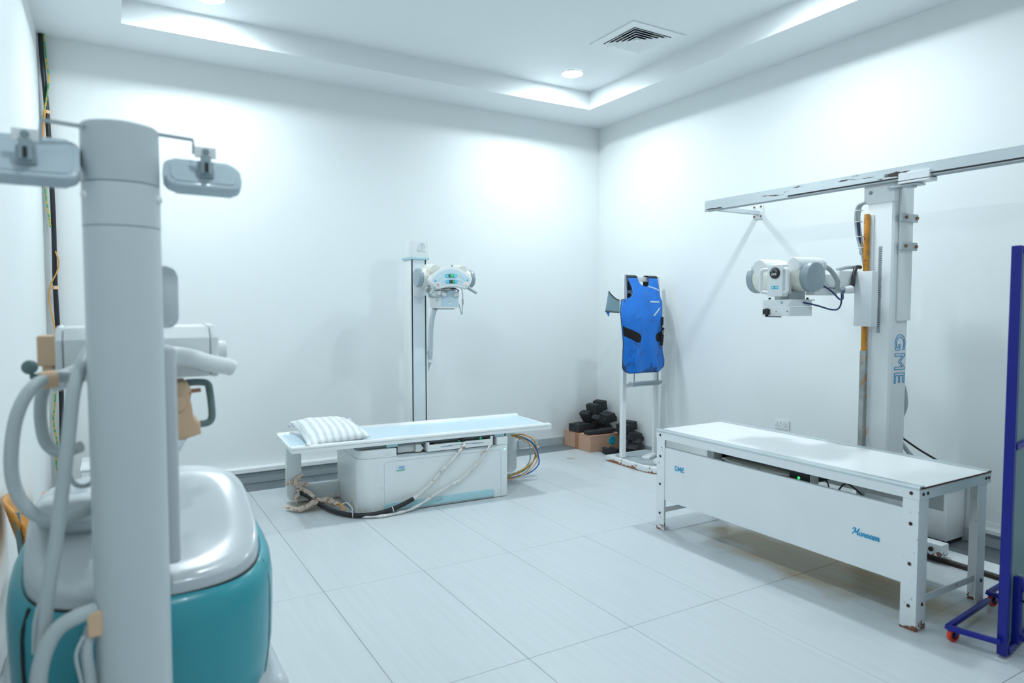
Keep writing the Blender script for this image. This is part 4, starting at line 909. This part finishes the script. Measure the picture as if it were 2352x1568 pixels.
# back strap hanging inside, side wing with grey lining
def bs_(u, v): return (-.465 + .05 * u - .02 * v, -1.058 + .004 * math.sin(v * 5), 1.86 - v * .36)
g = G(); g.grid(bs_, 4, 12); ob = t.part('back_strap', g, mat('navy_vinyl', (.004, .03, .14), .5)); md = ob.modifiers.new('thickness', 'SOLIDIFY'); md.thickness = .006
def wing(u, v):
    top = [(-.730, 1.655), (-.770, 1.690), (-.795, 1.745)]; x = -.730 - .065 * u - .040 * v * u
    zt = 1.655 + .09 * u ** 1.6; zb = 1.535 + .01 * u - .0 * v
    return (x - .002, -1.28 + .09 * u, zt + (zb - zt) * v)
g = G(); g.grid(wing, 8, 8); ob = t.part('side_wing', g, M_lining, label='grey-lined side wing folded back'); md = ob.modifiers.new('thickness', 'SOLIDIFY'); md.thickness = .005
wp = [wing(k / 6, 0) for k in range(7)]; g = G(); g.tube(wp, .005, 6, 3); g.tube([wing(k / 6, 1) for k in range(7)], .005, 6, 3); t.part('edging', g, M_bind)
g = G(); V = [(-.833, -1.20, 1.545), (-.802, -1.215, 1.54), (-.802, -1.205, 1.495)]
vs = [g.bm.verts.new(p) for p in V] + [g.bm.verts.new((p[0], p[1] + .005, p[2])) for p in V]
for f in ((0, 1, 2), (5, 4, 3), (0, 3, 4, 1), (1, 4, 5, 2), (2, 5, 3, 0)): g.bm.faces.new([vs[i] for i in f])
t.part('wing_tip', g, M_apron)
# velcro tabs, strips, buckle strap
def patch(top, bot, off, m, name, label=None, th=.003, nu=16, nv=5):
    def at(tab, u):
        q = u * (len(tab) - 1); i = min(int(q), len(tab) - 2); f = q - i
        return (tab[i][0] + (tab[i + 1][0] - tab[i][0]) * f, tab[i][1] + (tab[i + 1][1] - tab[i][1]) * f)
    def f(u, v):
        a, b = at(top, u), at(bot, u); x, y, z = P(a[0] + (b[0] - a[0]) * v, a[1] + (b[1] - a[1]) * v); return (x, y - off, z)
    g = G(); g.grid(f, nu, nv); ob = t.part(name, g, m, label=label, sharp=80); md = ob.modifiers.new('thickness', 'SOLIDIFY'); md.thickness = th; return ob
patch([(322, 765), (360, 790), (410, 810), (460, 838), (500, 862), (525, 885), (537, 915), (538, 935)], [(328, 888), (350, 900), (380, 918), (420, 942), (460, 968), (495, 985), (525, 978), (537, 945)], .009, M_velcro, 'fastening_tab', 'black fastening tab')
patch([(804, 850), (780, 856), (760, 865), (740, 876), (726, 892), (719, 915)], [(808, 960), (790, 972), (770, 980), (745, 978), (728, 958), (720, 930)], .009, M_velcro, 'fastening_tab', 'black fastening tab')
patch([(660, 452), (783, 455)], [(660, 471), (783, 474)], .0085, M_reflect, 'pale_strip', th=.001, nv=2)
patch([(692, 640), (735, 588), (781, 532)], [(710, 650), (750, 600), (785, 555)], .0085, M_reflect, 'pale_strip', th=.001, nv=2)
patch([(640, 256), (680, 262), (730, 280), (780, 304)], [(642, 269), (680, 277), (730, 296), (783, 322)], .0085, M_reflect, 'pale_strip', th=.001, nv=2)
# side flap and buckle strap on the right
g = G()
def flap(u, v):
    x = -.218 + .03 * u + .034 * v * (u + .3); return (x, -1.285 + .10 * u + .012 * math.sin(v * 3), 1.56 - v * .345 - .03 * (u - .5) ** 2)
g.grid(flap, 6, 14); ob = t.part('side_flap', g, M_apron); md = ob.modifiers.new('thickness', 'SOLIDIFY'); md.thickness = .006
g = G(); g.tube([flap(1, k / 8) for k in range(9)] + [flap(.5, 1.0)], .005, 6, 3); t.part('edging', g, M_bind)
g = G(); g.box(-.25, -.212, -1.345, -1.333, 1.205, 1.385, .003, 1, Matrix.Translation((-.231, -1.339, 1.3)) @ Matrix.Rotation(R(6), 4, 'Y') @ Matrix.Translation((.231, 1.339, -1.3))); sb = t.part('buckle_strap', g, M_velcro)
g = G(); g.box(-.236, -.208, -1.335, -1.325, 1.37, 1.49, .003, 1); t.part('buckle_strap', g, M_velcro)
g = G(); g.tube([(-.238, -1.352, 1.335), (-.226, -1.354, 1.355), (-.214, -1.352, 1.335), (-.226, -1.352, 1.318), (-.238, -1.352, 1.335)], .003, 8, 4); g.tube([(-.228, -1.34, 1.385), (-.222, -1.342, 1.412), (-.216, -1.34, 1.385), (-.228, -1.34, 1.385)], .003, 8, 3); t.part('buckle', g, M_chrome, sb)

# loose steel bars on the base
g = G(); g.bar((-.47, -1.525, .088), (-.20, -1.40, .088), .05, .05, bev=.003); solo('steel_bar', g, M_white, 'white square steel bar lying loose on the stand base', 'bar', loc=(-.33, -1.46, .0625))
g = G(); g.bar((-.40, -1.30, .077), (-.20, -1.20, .077), .075, .03, bev=.003); solo('steel_bar', g, M_white2, 'short flat pale bar lying behind the square bar on the stand base', 'bar', loc=(-.30, -1.25, .0625))

# ================================================================== CARTON AND FOAM BLOCKS
t = T('cardboard_box', 'closed tan cardboard box with a round cyan sticker in the corner under black foam', 'box', (-.29, -.28, 0))
g = G(); g.box(-.505, -.085, -.53, -.035, 0, .178, .003, 1); bx = t.part('carton', g, M_card)
g = G(); g.box(-.509, -.504, -.315, -.25, .002, .176); g.box(-.505, -.085, -.315, -.25, .1785, .1800); t.part('packing_tape', g, M_cardtape, bx)
g = G()
for a in (0,): g.box(-.5065, -.505, -.53, -.035, .172, .1755)
g.box(-.505, -.085, -.5315, -.53, .173, .1755); t.part('flap_edge', g, M_cardtape, bx)
g = G(); g.lathe([(0, -.002), (.048, -.002), (.05, 0), (0, 0)], (-.20, -.5305, .105), (0, 1, 0), 30); stk = t.part('sticker', g, M_cyan, bx, 'round cyan sticker')
g = G(); g.lathe([(.034, -.0006), (.037, -.0006), (.037, 0), (.034, 0)], (-.20, -.5325, .105), (0, 1, 0), 26); g.box(-.205, -.195, -.5332, -.5324, .118, .135); t.part('sticker_print', g, mat('dark_cyan_print', (.01, .20, .28), .5), stk)

def foam_mesh(kind, L, W, Ht):
    g = G()
    prof = {0: [(-.5, 0), (.5, 0), (.5, .5), (.38, .6), (.34, 1), (-.36, 1), (-.40, .62), (-.5, .5)],
            1: [(-.5, 0), (-.1, 0), (-.04, .25), (.5, .25), (.5, 1), (.06, 1), (0, .75), (-.5, .75)],
            2: [(-.5, 0), (.5, 0), (.5, 1), (.16, 1), (.12, .66), (-.12, .66), (-.16, 1), (-.5, 1)],
            3: [(-.5, .0), (.5, 0), (.5, .8), (.3, 1), (-.5, 1)]}[kind]
    g.prism([(a * L, b * Ht) for a, b in prof], -W / 2, W / 2, 'xz', .004)
    return g
FB = [  # kind, (L,W,H), (x,y,z), (rx,ry,rz), label
 (3, (.17, .18, .10), (-.175, -.175, .182), (0, 0, -4), 'lowest black foam block on the right half of the cardboard box'),
 (0, (.19, .14, .085), (-.185, -.185, .288), (0, 4, -8), 'black foam block directly beneath the topmost one'),
 (3, (.24, .17, .085), (-.385, -.205, .182), (0, 0, 8), 'thick flat black foam block lying at the back of the cardboard box'),
 (1, (.36, .10, .05), (-.315, -.455, .182), (0, 0, -6), 'long flat black foam strip overhanging the front of the cardboard box'),
 (0, (.17, .12, .085), (-.315, -.19, .302), (0, 52, 15), 'black foam block tilted on the flat block at the left of the heap'),
 (2, (.20, .15, .11), (-.17, -.22, .385), (0, -12, 12), 'topmost black foam block crowning the heap in the corner'),
 (0, (.19, .14, .10), (-.14, -.36, .285), (4, -8, 6), 'black foam block second from the top beside the white post'),
 (1, (.24, .11, .07), (-.245, -.375, .262), (0, 40, 4), 'long black foam block sloping down across the middle of the heap'),
 (0, (.22, .10, .06), (-.10, -.61, .20), (-62, 38, 20), 'narrow black foam slab leaning against the front of the cardboard box'),
 (2, (.18, .15, .09), (-.13, -.70, .235), (0, -10, 10), 'black foam block seen just right of the post, highest of that side'),
 (0, (.20, .15, .085), (-.115, -.77, .145), (0, 6, -12), 'wide black foam block right of the post, second in its pile'),
 (1, (.15, .14, .10), (-.135, -.83, .040), (0, -26, 18), 'chunky black foam block right of the post with its cut end facing out'),
 (3, (.23, .16, .035), (-.14, -.72, .003), (0, 0, 5), 'thin black foam sheet flat on the floor behind the stand base'),
 (2, (.13, .09, .065), (-.36, -.68, .002), (0, 0, -15), 'small notched black foam block on the floor left of the post'),
]
for kind, d, loc, rot, lab in FB:
    me = foam_mesh(kind, *d).mesh('foam_block', M_foam); ob = bpy.data.objects.new('foam_block', me); COL.objects.link(ob)
    ob.location = loc; ob.rotation_euler = tuple(R(a) for a in rot); ob['label'] = lab; ob['category'] = 'foam block'; ob['group'] = 'black foam blocks heaped in the corner'

# ================================================================== BLUE MOBILE SCREEN (right edge)
EV = Vector((.987, .158, 0)); NV = Vector((-.158, .987, 0)); P0 = Vector((-1.553, -4.965, 0))
MS = Matrix(((EV.x, NV.x, 0, P0.x), (EV.y, NV.y, 0, P0.y), (0, 0, 1, 0), (0, 0, 0, 1)))
t = T('mobile_screen', 'tall blue-framed radiation screen on red castors at the right edge', 'screen', tuple(MS @ Vector((.33, 0, 0))))
def sbox(g, *a): return g.box(*a[:6], a[6] if len(a) > 6 else .003, 1, MS)
WS = .66
for a, b in ((0, .028), (WS - .028, WS)):
    g = G(); sbox(g, a, b, -.020, .020, .012, 1.86); t.part('post', g, M_blue)
for a, b in ((.012, .05), (1.825, 1.86), (.95, .98)):
    g = G(); sbox(g, .03, WS - .03, -.025, .025, a, b); t.part('rail', g, M_blue)
g = G(); sbox(g, .026, WS - .026, -.012, .012, .05, 1.83); t.part('panel', g, M_leadp)
g = G(); sbox(g, .028, .040, -.018, -.010, .05, 1.83, .001); t.part('shade_strip', g, M_bind)  # dark strip added to stand for the shaded face of the post
def sb(g, p, q, w=.022): return g.bar(MS @ Vector(p), MS @ Vector(q), w, w, bev=.002)
for e0, e1, ss in ((-.04, .46, (1,)), (WS - .10, WS + .30, (1, -1)), (.10, .46, (-1,))):
    for s in ss:
        g = G(); sb(g, (e0, s * .205, .080), (e0 + .02 if e0 < 0 else e0, 0, .080)); sb(g, (e0, s * .205, .080), (e1, s * .175, .080)); ft = t.part('foot_frame', g, M_blue)
        c = MS @ Vector((e0 + .045, s * .197, 0)); g = G()
        g.box(c.x - .028, c.x + .028, c.y - .024, c.y + .024, .063, .070, .001, 1); g.box(c.x - .004, c.x + .026, c.y - .016, c.y - .012, .028, .066, .001, 1); g.box(c.x - .004, c.x + .026, c.y + .012, c.y + .016, .028, .066, .001, 1)
        cf = t.part('castor_fork', g, M_blue, ft)
        g = G(); g.lathe([(.020, -.010), (.029, -.010), (.031, -.006), (.031, .006), (.029, .010), (.020, .010), (.020, -.010)], (c.x + .006, c.y, .0315), (.25, 1, 0), 28); t.part('castor_tyre', g, M_redw, ft, 'bright red castor tyre')
        g = G(); g.lathe([(0, -.009), (.020, -.008), (.020, .008), (0, .009)], (c.x + .006, c.y, .0315), (.25, 1, 0), 20); t.part('castor_hub', g, M_black, ft)
g = G(); sb(g, (.10, -.03, .36), (.10, -.03, .05), .03); sb(g, (.10, -.035, .35), (.13, -.20, .06), .026); t.part('brace', g, M_blue)
g = G(); sb(g, (.10, -.05, .25), (.135, -.08, .25), .012); t.part('brace_pin', g, M_black)

# ================================================================== MOBILE X-RAY UNIT (left foreground)
BX, BY = -4.908, -4.085
t = T('mobile_xray_unit', 'teal and grey mobile x-ray unit with a thick round column at the left', 'x-ray machine', (BX, BY, 0))
# body: superellipse in plan
def sup(a, rx, ry, n=2.7):
    c, s = math.cos(a), math.sin(a)
    return (rx * math.copysign(abs(c) ** (2 / n), c), ry * math.copysign(abs(s) ** (2 / n), s))
NA = 72
prof = [(.15, .270, .335), (.30, .290, .360), (.42, .306, .372), (.50, .330, .380), (.58, .342, .384), (.68, .346, .388), (.76, .346, .390), (.805, .340, .384), (.832, .326, .370), (.840, .308, .352), (.840, .285, .33)]
g = G(); g.grid(lambda u, v: ((lambda q: (BX + q[0], BY + q[1], prof[round(v * (len(prof) - 1))][0]))(sup(u * 2 * PI, prof[round(v * (len(prof) - 1))][1], prof[round(v * (len(prof) - 1))][2]))), NA, len(prof) - 1, wrap=True)
def tilt(g):
    for v in g.bm.verts: v.co.z += .105 * max(0, min(1, (v.co.z - .45) / .39)) * ((v.co.y - BY) / .76 + .33)
    return g
body = t.part('teal_shell', tilt(g), M_teal, sharp=60)
def ztop(x, y):   # lid: low rim at the front, full height from the middle back
    f = max(0, min(1, (y - (BY - .36)) / .62))
    return .878 + .075 * (f * f * (3 - 2 * f))
def lid(u, v):
    a = u * 2 * PI
    if v < .34:
        k = v / .34; x, y = sup(a, .304, .350, 3.2); zt = ztop(BX + x, BY + y) - .012; return (BX + x * (1 - .012 * k), BY + y * (1 - .012 * k), .836 + (zt - .836) * k)
    k = (v - .34) / .66; r = 1 - k ** 1.25; e = math.sin(min(1, k * 6) * PI / 2) * .012
    x, y = sup(a, .300 * r, .3455 * r, 3.2); dish = .030 * max(0, 1 - (r / .80) ** 2) ** 1.5
    return (BX + x, BY + y, ztop(BX + x, BY + y) - .012 + e - dish)
g = G(); g.grid(lid, NA, 30, wrap=True); t.part('top_cover', tilt(g), M_shell, sharp=60)
g = G(); g.grid(lambda u, v: ((lambda q: (BX + q[0], BY + q[1], .832 + .010 * v))(sup(u * 2 * PI, .3070, .3530, 3.2))), NA, 1, wrap=True); t.part('cover_gap', tilt(g), M_dark)
# seams in the teal shell
def seam(a, z0, z1, m, rr=.0035):
    P = []
    for k in range(15):
        z = z0 + (z1 - z0) * k / 14
        for (za, xa, ya), (zb, xb, yb) in zip(prof, prof[1:]):
            if za <= z <= zb:
                f = (z - za) / (zb - za); q = sup(a, xa + (xb - xa) * f + .0005, ya + (yb - ya) * f + .0005); P.append((BX + q[0], BY + q[1], z)); break
    g = G(); g.tube(P, rr, 6, 2); return t.part('seam', tilt(g), m, body)
seam(R(-30), .16, .83, M_greyg, .002); seam(R(218), .16, .83, M_dark, .006)
g = G(); g.box(BX - .33, BX + .362, BY - .30, BY + .45, .035, .49, .05, 4); t.part('chassis', g, M_shell)
for sx in (-1, 1):
    for yy, rad in ((BY + .28, .13), (BY - .22, .07)):
        g = G(); g.lathe([(0, -.03), (rad * .6, -.03), (rad * .95, -.025), (rad, -.015), (rad, .015), (rad * .95, .025), (rad * .6, .03), (0, .03)], (BX + sx * .30, yy, rad), (1, 0, 0), 30); t.part('wheel', g, M_grey)
# small console hump at the left of the lid
g = G(); g.sphere((BX - .17, BY + .08, .985), .12, 24, (1, 1.25, .62)); t.part('console_hump', g, M_shell)
g = G(); g.box(BX - .27, BX - .12, BY - .10, BY + .06, .98, 1.047, .02, 3, Matrix.Translation((0, 0, 0))); t.part('console', g, M_shell)
# column
CX, CY, CR = -4.958, -4.56, .0805
g = G(); g.lathe([(0, .06), (CR, .06), (CR, 1.773), (0, 1.773)], (CX, CY, 0), (0, 0, 1), 56); colm = t.part('column', g, M_column)
g = G(); g.lathe([(0, 1.775), (CR + .0005, 1.775), (CR + .0005, 1.872), (0, 1.872)], (CX, CY, 0), (0, 0, 1), 56); t.part('column_collar', g, M_column)
g = G(); g.lathe([(0, 1.8745), (CR + .0005, 1.8745), (CR + .0005, 2.004), (CR - .003, 2.008), (0, 2.008)], (CX, CY, 0), (0, 0, 1), 56); t.part('column_cap', g, mat('column_cap_enamel', (.52, .58, .61), .38))
g = G(); g.lathe([(0, 1.77), (CR - .002, 1.77), (CR - .002, 1.878), (0, 1.878)], (CX, CY, 0), (0, 0, 1), 56); t.part('column_seam', g, M_greyg)
g = G(); g.lathe([(0, .0), (.14, .0), (.14, .05), (.11, .06), (0, .06)], (CX, CY, 0), (0, 0, 1), 36); t.part('column_foot', g, M_shell)
for a in (-22, 205):
    d = Vector((math.cos(R(a)), math.sin(R(a)), 0)); g = G(); g.lathe([(0, .008), (.006, .007), (.010, .003), (.0115, -.004), (0, -.004)], Vector((CX, CY, 1.842)) + d * CR, d, 18); t.part('screw_cap', g, M_ink)
# turn bracket from column to body
g = G(); g.box(CX - .07, CX + .07, CY + .04, BY - .30, .55, .80, .02, 2); t.part('column_mount', g, M_column)
g = G(); g.box(-4.885, -4.846, -4.50, -4.40, .93, 1.49, .012, 3); t.part('guide_plate', g, M_shell, colm)
g = G(); g.prism(rrect(-4.90, -4.836, 1.536, 1.694, .026, 5), -4.47, -4.40, 'xz', .008, seg=2); t.part('side_box', g, M_column)
# convex mirrors on thin brackets
def mirror(pts_arm, rc, tilt, yaw, wd, ht, clampp):
    g = G(); g.tube(pts_arm, .0055, 4, 0); arm = t.part('mirror_bracket', g, M_grey)
    M = Matrix.Translation(rc) @ Matrix.Rotation(R(yaw), 4, 'Z') @ Matrix.Rotation(R(tilt), 4, 'X') @ Matrix.Rotation(R(0), 4, 'Y')
    g = G(); g.prism(rrect(-wd / 2, wd / 2, -ht / 2, ht / 2, .026, 6), -.014, .018, 'xz', .007, M, 3); mr = t.part('mirror', g, M_mirr)
    g = G(); g.prism(rrect(-wd / 2 + .014, wd / 2 - .014, -ht / 2 + .012, ht / 2 - .012, .018, 6), -.0165, -.006, 'xz', .001, M, 1); t.part('mirror_inset', g, M_mirr, mr)
    g = G(); g.box(clampp[0] - .024, clampp[0] + .024, clampp[1] - .004, clampp[1] + .004, clampp[2] - .013, clampp[2] + .013, .001, 1); t.part('clamp_plate', g, M_ink, arm)
    g = G(); g.cyl((clampp[0], clampp[1] - .006, clampp[2] - .052), (clampp[0], clampp[1] - .006, clampp[2] - .010), .013, .012, 14); g.cyl((clampp[0], clampp[1] - .010, clampp[2]), (clampp[0], clampp[1], clampp[2] + .004), .008, n=10); t.part('ball_joint', g, M_cap, arm)
    g = G(); g.cyl((clampp[0], clampp[1] - .022, clampp[2] - .05), (clampp[0], clampp[1] - .02, clampp[2] - .028), .0045, n=8); t.part('lock_screw', g, M_black, arm)
    g = G(); g.box(clampp[0] - .019, clampp[0] + .019, clampp[1] - .0, clampp[1] + .02, clampp[2] - .06, clampp[2] - .02, .003, 1); t.part('joint_seat', g, M_cap, arm)
mirror([(-4.885, -4.56, 2.003), (-4.803, -4.56, 1.999), (-4.801, -4.56, 1.965)], (-4.782, -4.555, 1.910), -36, 4, .176, .088, (-4.778, -4.585, 1.966))
mirror([(-5.03, -4.60, 1.992), (-5.105, -4.62, 1.992), (-5.110, -4.62, 1.945)], (-5.140, -4.600, 1.908), -36, 0, .205, .120, (-5.133, -4.64, 1.952))
# tube assembly parked behind the column
g = G(); g.prism([(-4.22, 1.385), (-4.23, 1.50), (-4.20, 1.532), (-4.06, 1.535), (-4.03, 1.50), (-4.03, 1.40), (-4.06, 1.378)], -5.100, -4.735, 'yz', .006, seg=2); th = t.part('tube_housing', g, M_white2)
for x0, x1 in ((-5.118, -5.101), (-4.734, -4.712)):
    g = G(); g.prism([(-4.222, 1.383), (-4.232, 1.50), (-4.20, 1.536), (-4.06, 1.538), (-4.028, 1.50), (-4.028, 1.40), (-4.06, 1.376)], x0, x1, 'yz', .007, seg=2); t.part('tube_end', g, M_white2, th)
g = G(); g.cyl((-4.712, -4.14, 1.455), (-4.680, -4.14, 1.455), .030, n=26, bev=.004); t.part('end_knob', g, M_ink, th)
g = G(); g.tube([(-4.93, -4.30, 1.445), (-4.86, -4.29, 1.452), (-4.80, -4.27, 1.446), (-4.74, -4.25, 1.425), (-4.69, -4.23, 1.412), (-4.675, -4.225, 1.405)], lambda u: .028 - .004 * u, 16); t.part('push_handle', g, M_white2)
g = G(); g.tube([(-4.99, -4.33, 1.430), (-5.04, -4.32, 1.425), (-5.09, -4.31, 1.405), (-5.125, -4.31, 1.395)], .026, 16); t.part('push_handle', g, M_white2)
g = G(); g.box(-4.99, -4.90, -4.49, -4.22, 1.40, 1.50, .01, 2); t.part('arm', g, M_column)
g = G(); g.box(-5.160, -5.112, -4.20, -4.10, 1.43, 1.512, .003, 1); g.box(-5.150, -5.125, -4.19, -4.11, 1.38, 1.44, .003, 1); t.part('bracket_block', g, M_tanp, label='yellowed plastic block')
g = G(); g.sphere((-5.170, -4.28, 1.435), .019, 14, (1, .8, 1)); g.cyl((-5.17, -4.28, 1.41), (-5.10, -4.26, 1.415), .007, n=10); t.part('swivel_knob', g, M_greyg)
# yellowed collimator with grey loop handle
g = G(); g.prism([(-4.87, 1.37), (-4.80, 1.372), (-4.788, 1.345), (-4.80, 1.30), (-4.796, 1.26), (-4.768, 1.252), (-4.766, 1.218), (-4.79, 1.212), (-4.81, 1.205), (-4.87, 1.205)], -4.25, -4.09, 'xz', .010, seg=3); cl = t.part('collimator', g, M_tanp, label='yellowed plastic collimator head')
g = G(); g.sphere((-4.83, -4.252, 1.31), .026, 16, (1, .3, 1)); t.part('collimator_knob', g, M_tanp, cl)
g = G(); g.cyl((-4.80, -4.24, 1.345), (-4.765, -4.24, 1.347), .006, n=10); t.part('pin', g, M_brass, cl)
g = G(); g.prism([(-4.84, 1.205), (-4.805, 1.205), (-4.825, 1.17), (-4.85, 1.165)], -4.24, -4.10, 'xz', .003); t.part('light_window', g, M_chrome, cl)
g = G(); g.tube([(-4.80, -4.20, 1.366), (-4.765, -4.20, 1.366), (-4.742, -4.20, 1.360), (-4.736, -4.20, 1.335), (-4.732, -4.20, 1.29), (-4.732, -4.20, 1.258), (-4.742, -4.20, 1.243), (-4.765, -4.20, 1.240)], .0105, 12, 4); t.part('loop_handle', g, M_greyg, cl)
# hoses
HM = mat('pale_grey_hose', (.50, .56, .58), .4, var=.04)
g = G(); g.tube([(-5.085, -4.38, 1.415), (-5.115, -4.40, 1.418), (-5.155, -4.44, 1.395), (-5.185, -4.45, 1.329), (-5.198, -4.45, 1.227), (-5.190, -4.45, 1.153), (-5.160, -4.46, 1.101), (-5.110, -4.47, 1.080), (-5.045, -4.47, 1.095), (-4.99, -4.42, 1.13)], .0150, 14); t.part('hose', g, HM)
g = G(); g.tube([(-5.035, -4.45, 1.485), (-5.050, -4.53, 1.45), (-5.066, -4.56, 1.393), (-5.078, -4.565, 1.293), (-5.093, -4.565, 1.172), (-5.110, -4.565, 1.042), (-5.126, -4.565, .943), (-5.137, -4.56, .843), (-5.15, -4.55, .70), (-5.15, -4.50, .55)], .0150, 14); t.part('hose', g, HM)
g = G(); g.tube([(-5.105, -4.565, 1.06), (-5.13, -4.56, .96), (-5.152, -4.56, .88), (-5.158, -4.555, .80)], .0050, 8); t.part('thin_hose', g, HM)
g = G(); g.tube([(-5.128, -4.37, 1.405), (-5.142, -4.36, 1.36), (-5.145, -4.35, 1.30), (-5.135, -4.35, 1.245), (-5.105, -4.36, 1.222), (-5.06, -4.38, 1.235)], .0145, 14); t.part('hose', g, HM)
g = G(); g.tube([(-5.035, -4.585, .885), (-5.075, -4.60, .882), (-5.110, -4.60, .862), (-5.135, -4.60, .815), (-5.148, -4.60, .75), (-5.150, -4.59, .66), (-5.14, -4.57, .5)], .0175, 14); t.part('hose', g, HM)
g = G(); g.tube([(-5.045, -4.585, .85), (-5.055, -4.60, .80), (-5.05, -4.60, .72), (-5.05, -4.58, .6)], .013, 10); t.part('hose', g, HM)
g = G(); g.tube([(-5.06, -4.61, .84), (-5.075, -4.615, .80), (-5.068, -4.61, .74), (-5.06, -4.60, .68)], .004, 8); t.part('thin_hose', g, HM)
g = G(); g.box(-5.052, -5.020, -4.61, -4.55, .83, .888, .003, 1); t.part('hose_clamp', g, M_tanp)
g = G(); g.lathe([(.017, -.018), (.022, -.016), (.022, .016), (.017, .018), (.017, -.018)], (-5.122, -4.405, 1.412), (1, .3, .1), 16); t.part('hose_clamp', g, M_tanp)
g = G(); g.tube([(-5.02, -4.40, 1.16), (-5.05, -4.43, 1.145), (-5.075, -4.44, 1.155), (-5.09, -4.43, 1.19)], .006, 8); t.part('thin_hose', g, HM)

# ================================================================== LEFT WALL THINGS
# cables down the corner
def ccable(pts, r, m, lab, name='corner_cable', n=8):
    g = G(); P = [Vector(p) for p in pts]; c = sum(P, Vector()) / len(P); g.tube(P, r, n, 5); return solo(name, g, m, lab, 'cable', loc=tuple(c))
ccable([(-5.385, -.05, 3.66), (-5.378, -.05, 3.45), (-5.365, -.05, 3.20), (-5.355, -.05, 2.93), (-5.345, -.05, 2.5), (-5.342, -.05, 2.2), (-5.345, -.05, 1.77), (-5.338, -.05, 1.40), (-5.33, -.05, .93), (-5.335, -.05, .58), (-5.34, -.05, .165)], .017, M_blk, 'thick black cable dropping down the left corner of the back wall')
ccable([(-5.362, -.075, 3.66), (-5.350, -.075, 3.45), (-5.340, -.075, 3.33), (-5.362, -.08, 3.15), (-5.385, -.075, 3.0), (-5.392, -.07, 2.72), (-5.385, -.07, 2.45), (-5.36, -.075, 2.2)], .006, M_yg, 'green and yellow earth wire twisting down beside the upper corner cable')
ccable([(-5.372, -.08, 3.07), (-5.388, -.075, 2.9), (-5.395, -.07, 2.72), (-5.375, -.075, 2.55)], .007, M_orangec, 'orange wire beside the black corner cable near the ceiling')
ccable([(-5.335, -.08, 2.02), (-5.315, -.08, 1.94), (-5.33, -.08, 1.86), (-5.375, -.075, 1.75), (-5.385, -.07, 1.62), (-5.36, -.075, 1.45), (-5.35, -.08, 1.2), (-5.345, -.08, 1.08)], .005, M_orangec, 'thin orange wire looping out from the black corner cable halfway down')
ccable([(-5.355, -.08, 1.06), (-5.37, -.08, .86), (-5.385, -.075, .70), (-5.365, -.08, .52), (-5.375, -.08, .36), (-5.35, -.08, .19)], .006, M_yg, 'green and yellow earth wire hanging low beside the black corner cable')
for z, x, lab in ((3.08, -5.362, 'yellow tie round the corner cable near the ceiling'), (1.74, -5.345, 'yellow tie round the corner cable halfway down the wall')):
    g = G(); g.lathe([(.018, -.014), (.024, -.012), (.024, .012), (.018, .014), (.018, -.014)], (x, -.052, z), (0, 0, 1), 16); solo('cable_tie', g, M_tanp, lab, 'cable tie', loc=(x, -.052, z))
# low white cabinet in the far left corner
t = T('floor_cabinet', 'low white cabinet at the left end of the back wall behind the mobile unit', 'cabinet', (-5.0, -.42, 0))
g = G(); g.box(-5.19, -4.78, -.66, -.22, .03, .40, .006, 2); t.part('body', g, M_white)
g = G(); g.box(-5.20, -4.77, -.67, -.21, .402, .42, .004, 2); t.part('lid', g, M_white2)
g = G(); g.box(-5.17, -4.80, -.64, -.24, 0, .03); t.part('plinth', g, M_dark)
# carton on a brown crate by the left wall
t = T('crate', 'dark brown wooden crate on the floor behind the orange chair', 'crate', (-5.265, -1.75, 0))
for k in range(4):
    g = G(); g.box(-5.37, -5.16, -2.02, -2.0, .02 + k * .085, .10 + k * .085, .003, 1); t.part('slat', g, M_crate)
g = G(); g.box(-5.36, -5.17, -2.0, -1.5, .0, .345, .004, 1); t.part('crate_body', g, M_crate)
g = G(); g.box(-5.36, -5.20, -1.98, -1.55, .347, .49, .003, 1); cbx = solo('cardboard_box', g, M_card, 'pale cardboard box on the brown crate by the left wall', 'box', loc=(-5.28, -1.76, .347))
# plywood chair
t = T('chair', 'orange plywood chair with a dark metal frame by the left wall', 'chair', (-5.19, -2.75, 0), 0)
ch = t
CM = Matrix.Translation((-5.165, -2.88, 0)) @ Matrix.Rotation(R(-88), 4, 'Z')
def cp_(p): return CM @ Vector(p)
g = G(); g.grid(lambda u, v: cp_(((u - .5) * .38, -.185 + .05 * (2 * u - 1) ** 2 - .05 * v, .585 + .20 * v - .03 * abs(2 * u - 1) ** 4 * (1 if v > .5 else -1))), 14, 8); ob = t.part('backrest', g, M_ply); md = ob.modifiers.new('thickness', 'SOLIDIFY'); md.thickness = .012
g = G(); g.prism(rrect(-.19, .19, -.17, .19, .05, 5), .43, .445, 'xy', .004, CM); t.part('seat', g, M_ply)
for s in (-1, 1):
    P = [cp_(q) for q in ((s * .175, -.175, .76), (s * .175, -.165, .60), (s * .172, -.15, .45), (s * .17, -.12, .40), (s * .172, -.15, .25), (s * .18, -.19, .012))]
    g = G(); g.tube(P, .011, 10, 4); t.part('leg', g, M_greyg)
    P = [cp_(q) for q in ((s * .17, -.12, .415), (s * .17, .12, .42), (s * .172, .155, .38), (s * .18, .18, .012))]
    g = G(); g.tube(P, .011, 10, 4); t.part('leg', g, M_greyg)
for x in (-.12, .12):
    g = G(); c = cp_((x, -.176, .68)); g.sphere(c, .006, 8); t.part('rivet', g, M_screw)
